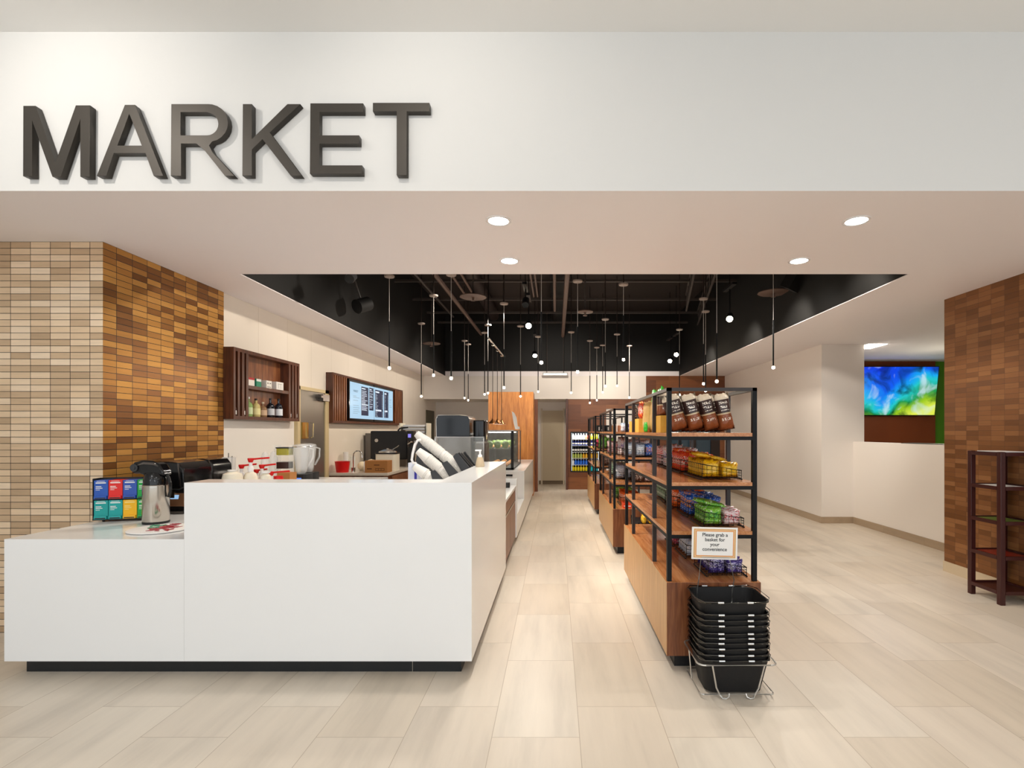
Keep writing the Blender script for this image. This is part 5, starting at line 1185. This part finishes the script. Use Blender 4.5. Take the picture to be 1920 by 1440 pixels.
for px, py, Y, w, lb in ((887,558,7.7,.40,'flat round ceiling disc left of centre with a small knob'), (1450,550,6.86,.40,'flat round ceiling disc at the right end of the black ceiling'), (809,645,9.9,.34,'smaller round ceiling disc further back on the left'), (1097,586,7.6,.24,'small flat disc near the centre of the black ceiling')):
    X, z = XX(px, Y), ZZ(py, Y)
    t = thing('ceiling_disc', lb, 'ceiling speaker', (X, Y, z), 0, 'round discs of the black ceiling')
    MB().lathe([(w/2-.012, 0), (w/2, .006), (w/2-.004, .016)], seg=32).build('disc', BRN2, t); MB().cyl((0,0,.016),(0,0,4.40-z),.012,8).build('stem', GP, t)
    MB().lathe([(.03,-.05),(.034,-.045),(.012,-.035),(.02,0)], seg=14).build('knob', BRN2, t)
def track_head(px, py, Y, lb, lit=True, power=0, aim=None, face_cam=True):
    p = P(px, py, Y); d = (Vector(aim)-p).normalized() if aim else (Vector((0,0,EYE))-p).normalized()
    t = thing('track_spot', lb, 'spot lamp', p, 0, 'track spots in the black ceiling')
    q = d.to_track_quat('Z', 'Y').to_matrix().to_4x4()
    MB().lathe([(.048,0),(.05,-.01),(.048,-.13),(.03,-.15)][::-1], seg=20, M=q, cap=True).build('head', M['matteblack'], t)
    MB().lathe([(.0001,.0012),(.042,.0012)], seg=20, M=q, cap=False).build('lens', M['spotlens'] if lit else M['smoke'], t)
    MB().cyl(tuple(-d*.07), (-d.x*.07, -d.y*.07, 3.4-p.z), .01, 6).box(-.03, .03, -.2, .2, 3.4-p.z, 3.43-p.z).cyl((0,0,3.43-p.z),(0,0,4.40-p.z),.006,6).build('bracket', M['blackmetal'], t)
    if power: lamp('track_beam', 'SPOT', p+d*.03, power, WARM2, aim=p+d, spot_size=math.radians(75), spot_blend=.6, shadow_soft_size=.05)
track_head(991, 611, 7.55, 'bright track spot on the left of centre, aimed forward', True, 60, (-.2, 2.5, .2))
track_head(1368, 598, 7.0, 'largest bright track spot on the right', True, 80, (1.0, 3.2, .6))
track_head(1268, 665, 10.4, 'smaller bright track spot low on the right', True, 60, (1.0, 5.8, .5))
track_head(1256, 677, 10.9, 'faint lit spot just left of the low right one', True, 20, (.5, 6.5, .5))
track_head(1003, 667, 10.5, 'small lit track spot low near the centre', True, 30, (.0, 6.5, .3))
track_head(655, 523, 5.3, 'unlit round spot head at the front left of the black ceiling', False, 0, (-2.0, 3.9, 2.2))
track_head(985, 572, 7.0, 'unlit long spot head above the left bright spot', False, 0, (-.5, 5, 1.0))
o = MB().box(-.12,.12,-.08,.08,-.1,.1).build('loudspeaker', M['black']); o.location = P(1490, 530, 6.5); o.rotation_euler = (.5,.2,.5); MB().cyl((0,0,.1),(0,0,4.40-o.location.z-.1),.01,6).build('mount', GP, o); tag(o, 'black box loudspeaker at the right of the black ceiling', 'loudspeaker')
o = MB().cyl((0,-.10,0),(0,.10,0),.09,22).build('loudspeaker', M['black']); o.location = P(680, 572, 6.6); o.rotation_euler = (.4,0,-.5); MB().cyl((0,0,.09),(0,0,4.40-o.location.z-.1),.01,6).build('mount', GP, o); tag(o, 'black loudspeaker high on the left of the black ceiling', 'loudspeaker')
o = MB().box(-.30,.30,-.03,.03,0,.05).build('strip_light', M['matteblack']); MB().box(-.29,.29,-.035,-.03,-.01,.04).build('diffuser', mat('dim_greenish_tube', '#ffffff', .5, emis='#c8d8c8', es=.8), o); o.location = P(1041, 703, 12.5); MB().cyl((-.2,0,.05),(-.2,0,4.40-o.location.z),.006,6).cyl((.2,0,.05),(.2,0,4.40-o.location.z),.006,6).build('hanger', GP, o); tag(o, 'short strip light glowing just above the white bulkhead', 'strip light')

# ------------------------------------------------------------------ accent lights added to brighten the market: unseen spots without fittings in the plenum
def acc(x, y, z, power, aim, size=80, col=(1, .90, .77)): lamp('accent_fill', 'SPOT', (x, y, z), power, col, aim=aim, spot_size=math.radians(size), spot_blend=.8, shadow_soft_size=.06)
for y in (5.2, 7.0, 8.8, 10.6):
    acc(-1.0, y, 3.35, 125, (-3.25, y+.3, 1.5), 95)          # left wall wash
    acc(.3, y, 3.35, 115, (.1, y, 0), 90)                    # aisle
for y in (3.9+.6, 5.9, 7.4, 9.6):
    acc(-.75, y, 3.15, 230, (.95, y-.1, .95), 55)               # shelving from the left
    acc(2.5, y+.4, 3.2, 68, (4.18, y+1.0, 1.5), 80)             # right side walkway
acc(-1.6, 4.8, 3.3, 70, (-2.6, 3.6, .8), 85)                # low counter and mosaic
acc(-.9, 5.2, 3.3, 25, (-1.2, 4.2, 1.1), 80)
acc(0, 10.4, 3.3, 120, (0, 12.8, 2.2), 100); acc(1.6, 10.6, 3.3, 120, (2.2, 12.8, 1.6), 100)
acc(-1.0, 9.6, 3.3, 90, (-1.0, 11.5, 1.6), 60)
lamp('television_room_fill', 'POINT', (6.4, 8.4, 2.0), 14, (1, .93, .72), shadow_soft_size=.15)  # point light added to give this room its yellowish glow
lamp('panel_glow', 'AREA', (5.04, 8.22, HC-.01), 6, WARM2, aim=(5.04, 8.22, 0), shape='RECTANGLE', size=.25, size_y=.4)
lamp('column_fill', 'SPOT', (2.2, 4.9, 3.1), 150, WARM2, aim=(4.55, 8.05, 1.6), spot_size=math.radians(48), spot_blend=.9, shadow_soft_size=.06)  # added without a fitting, to brighten the front of the white column
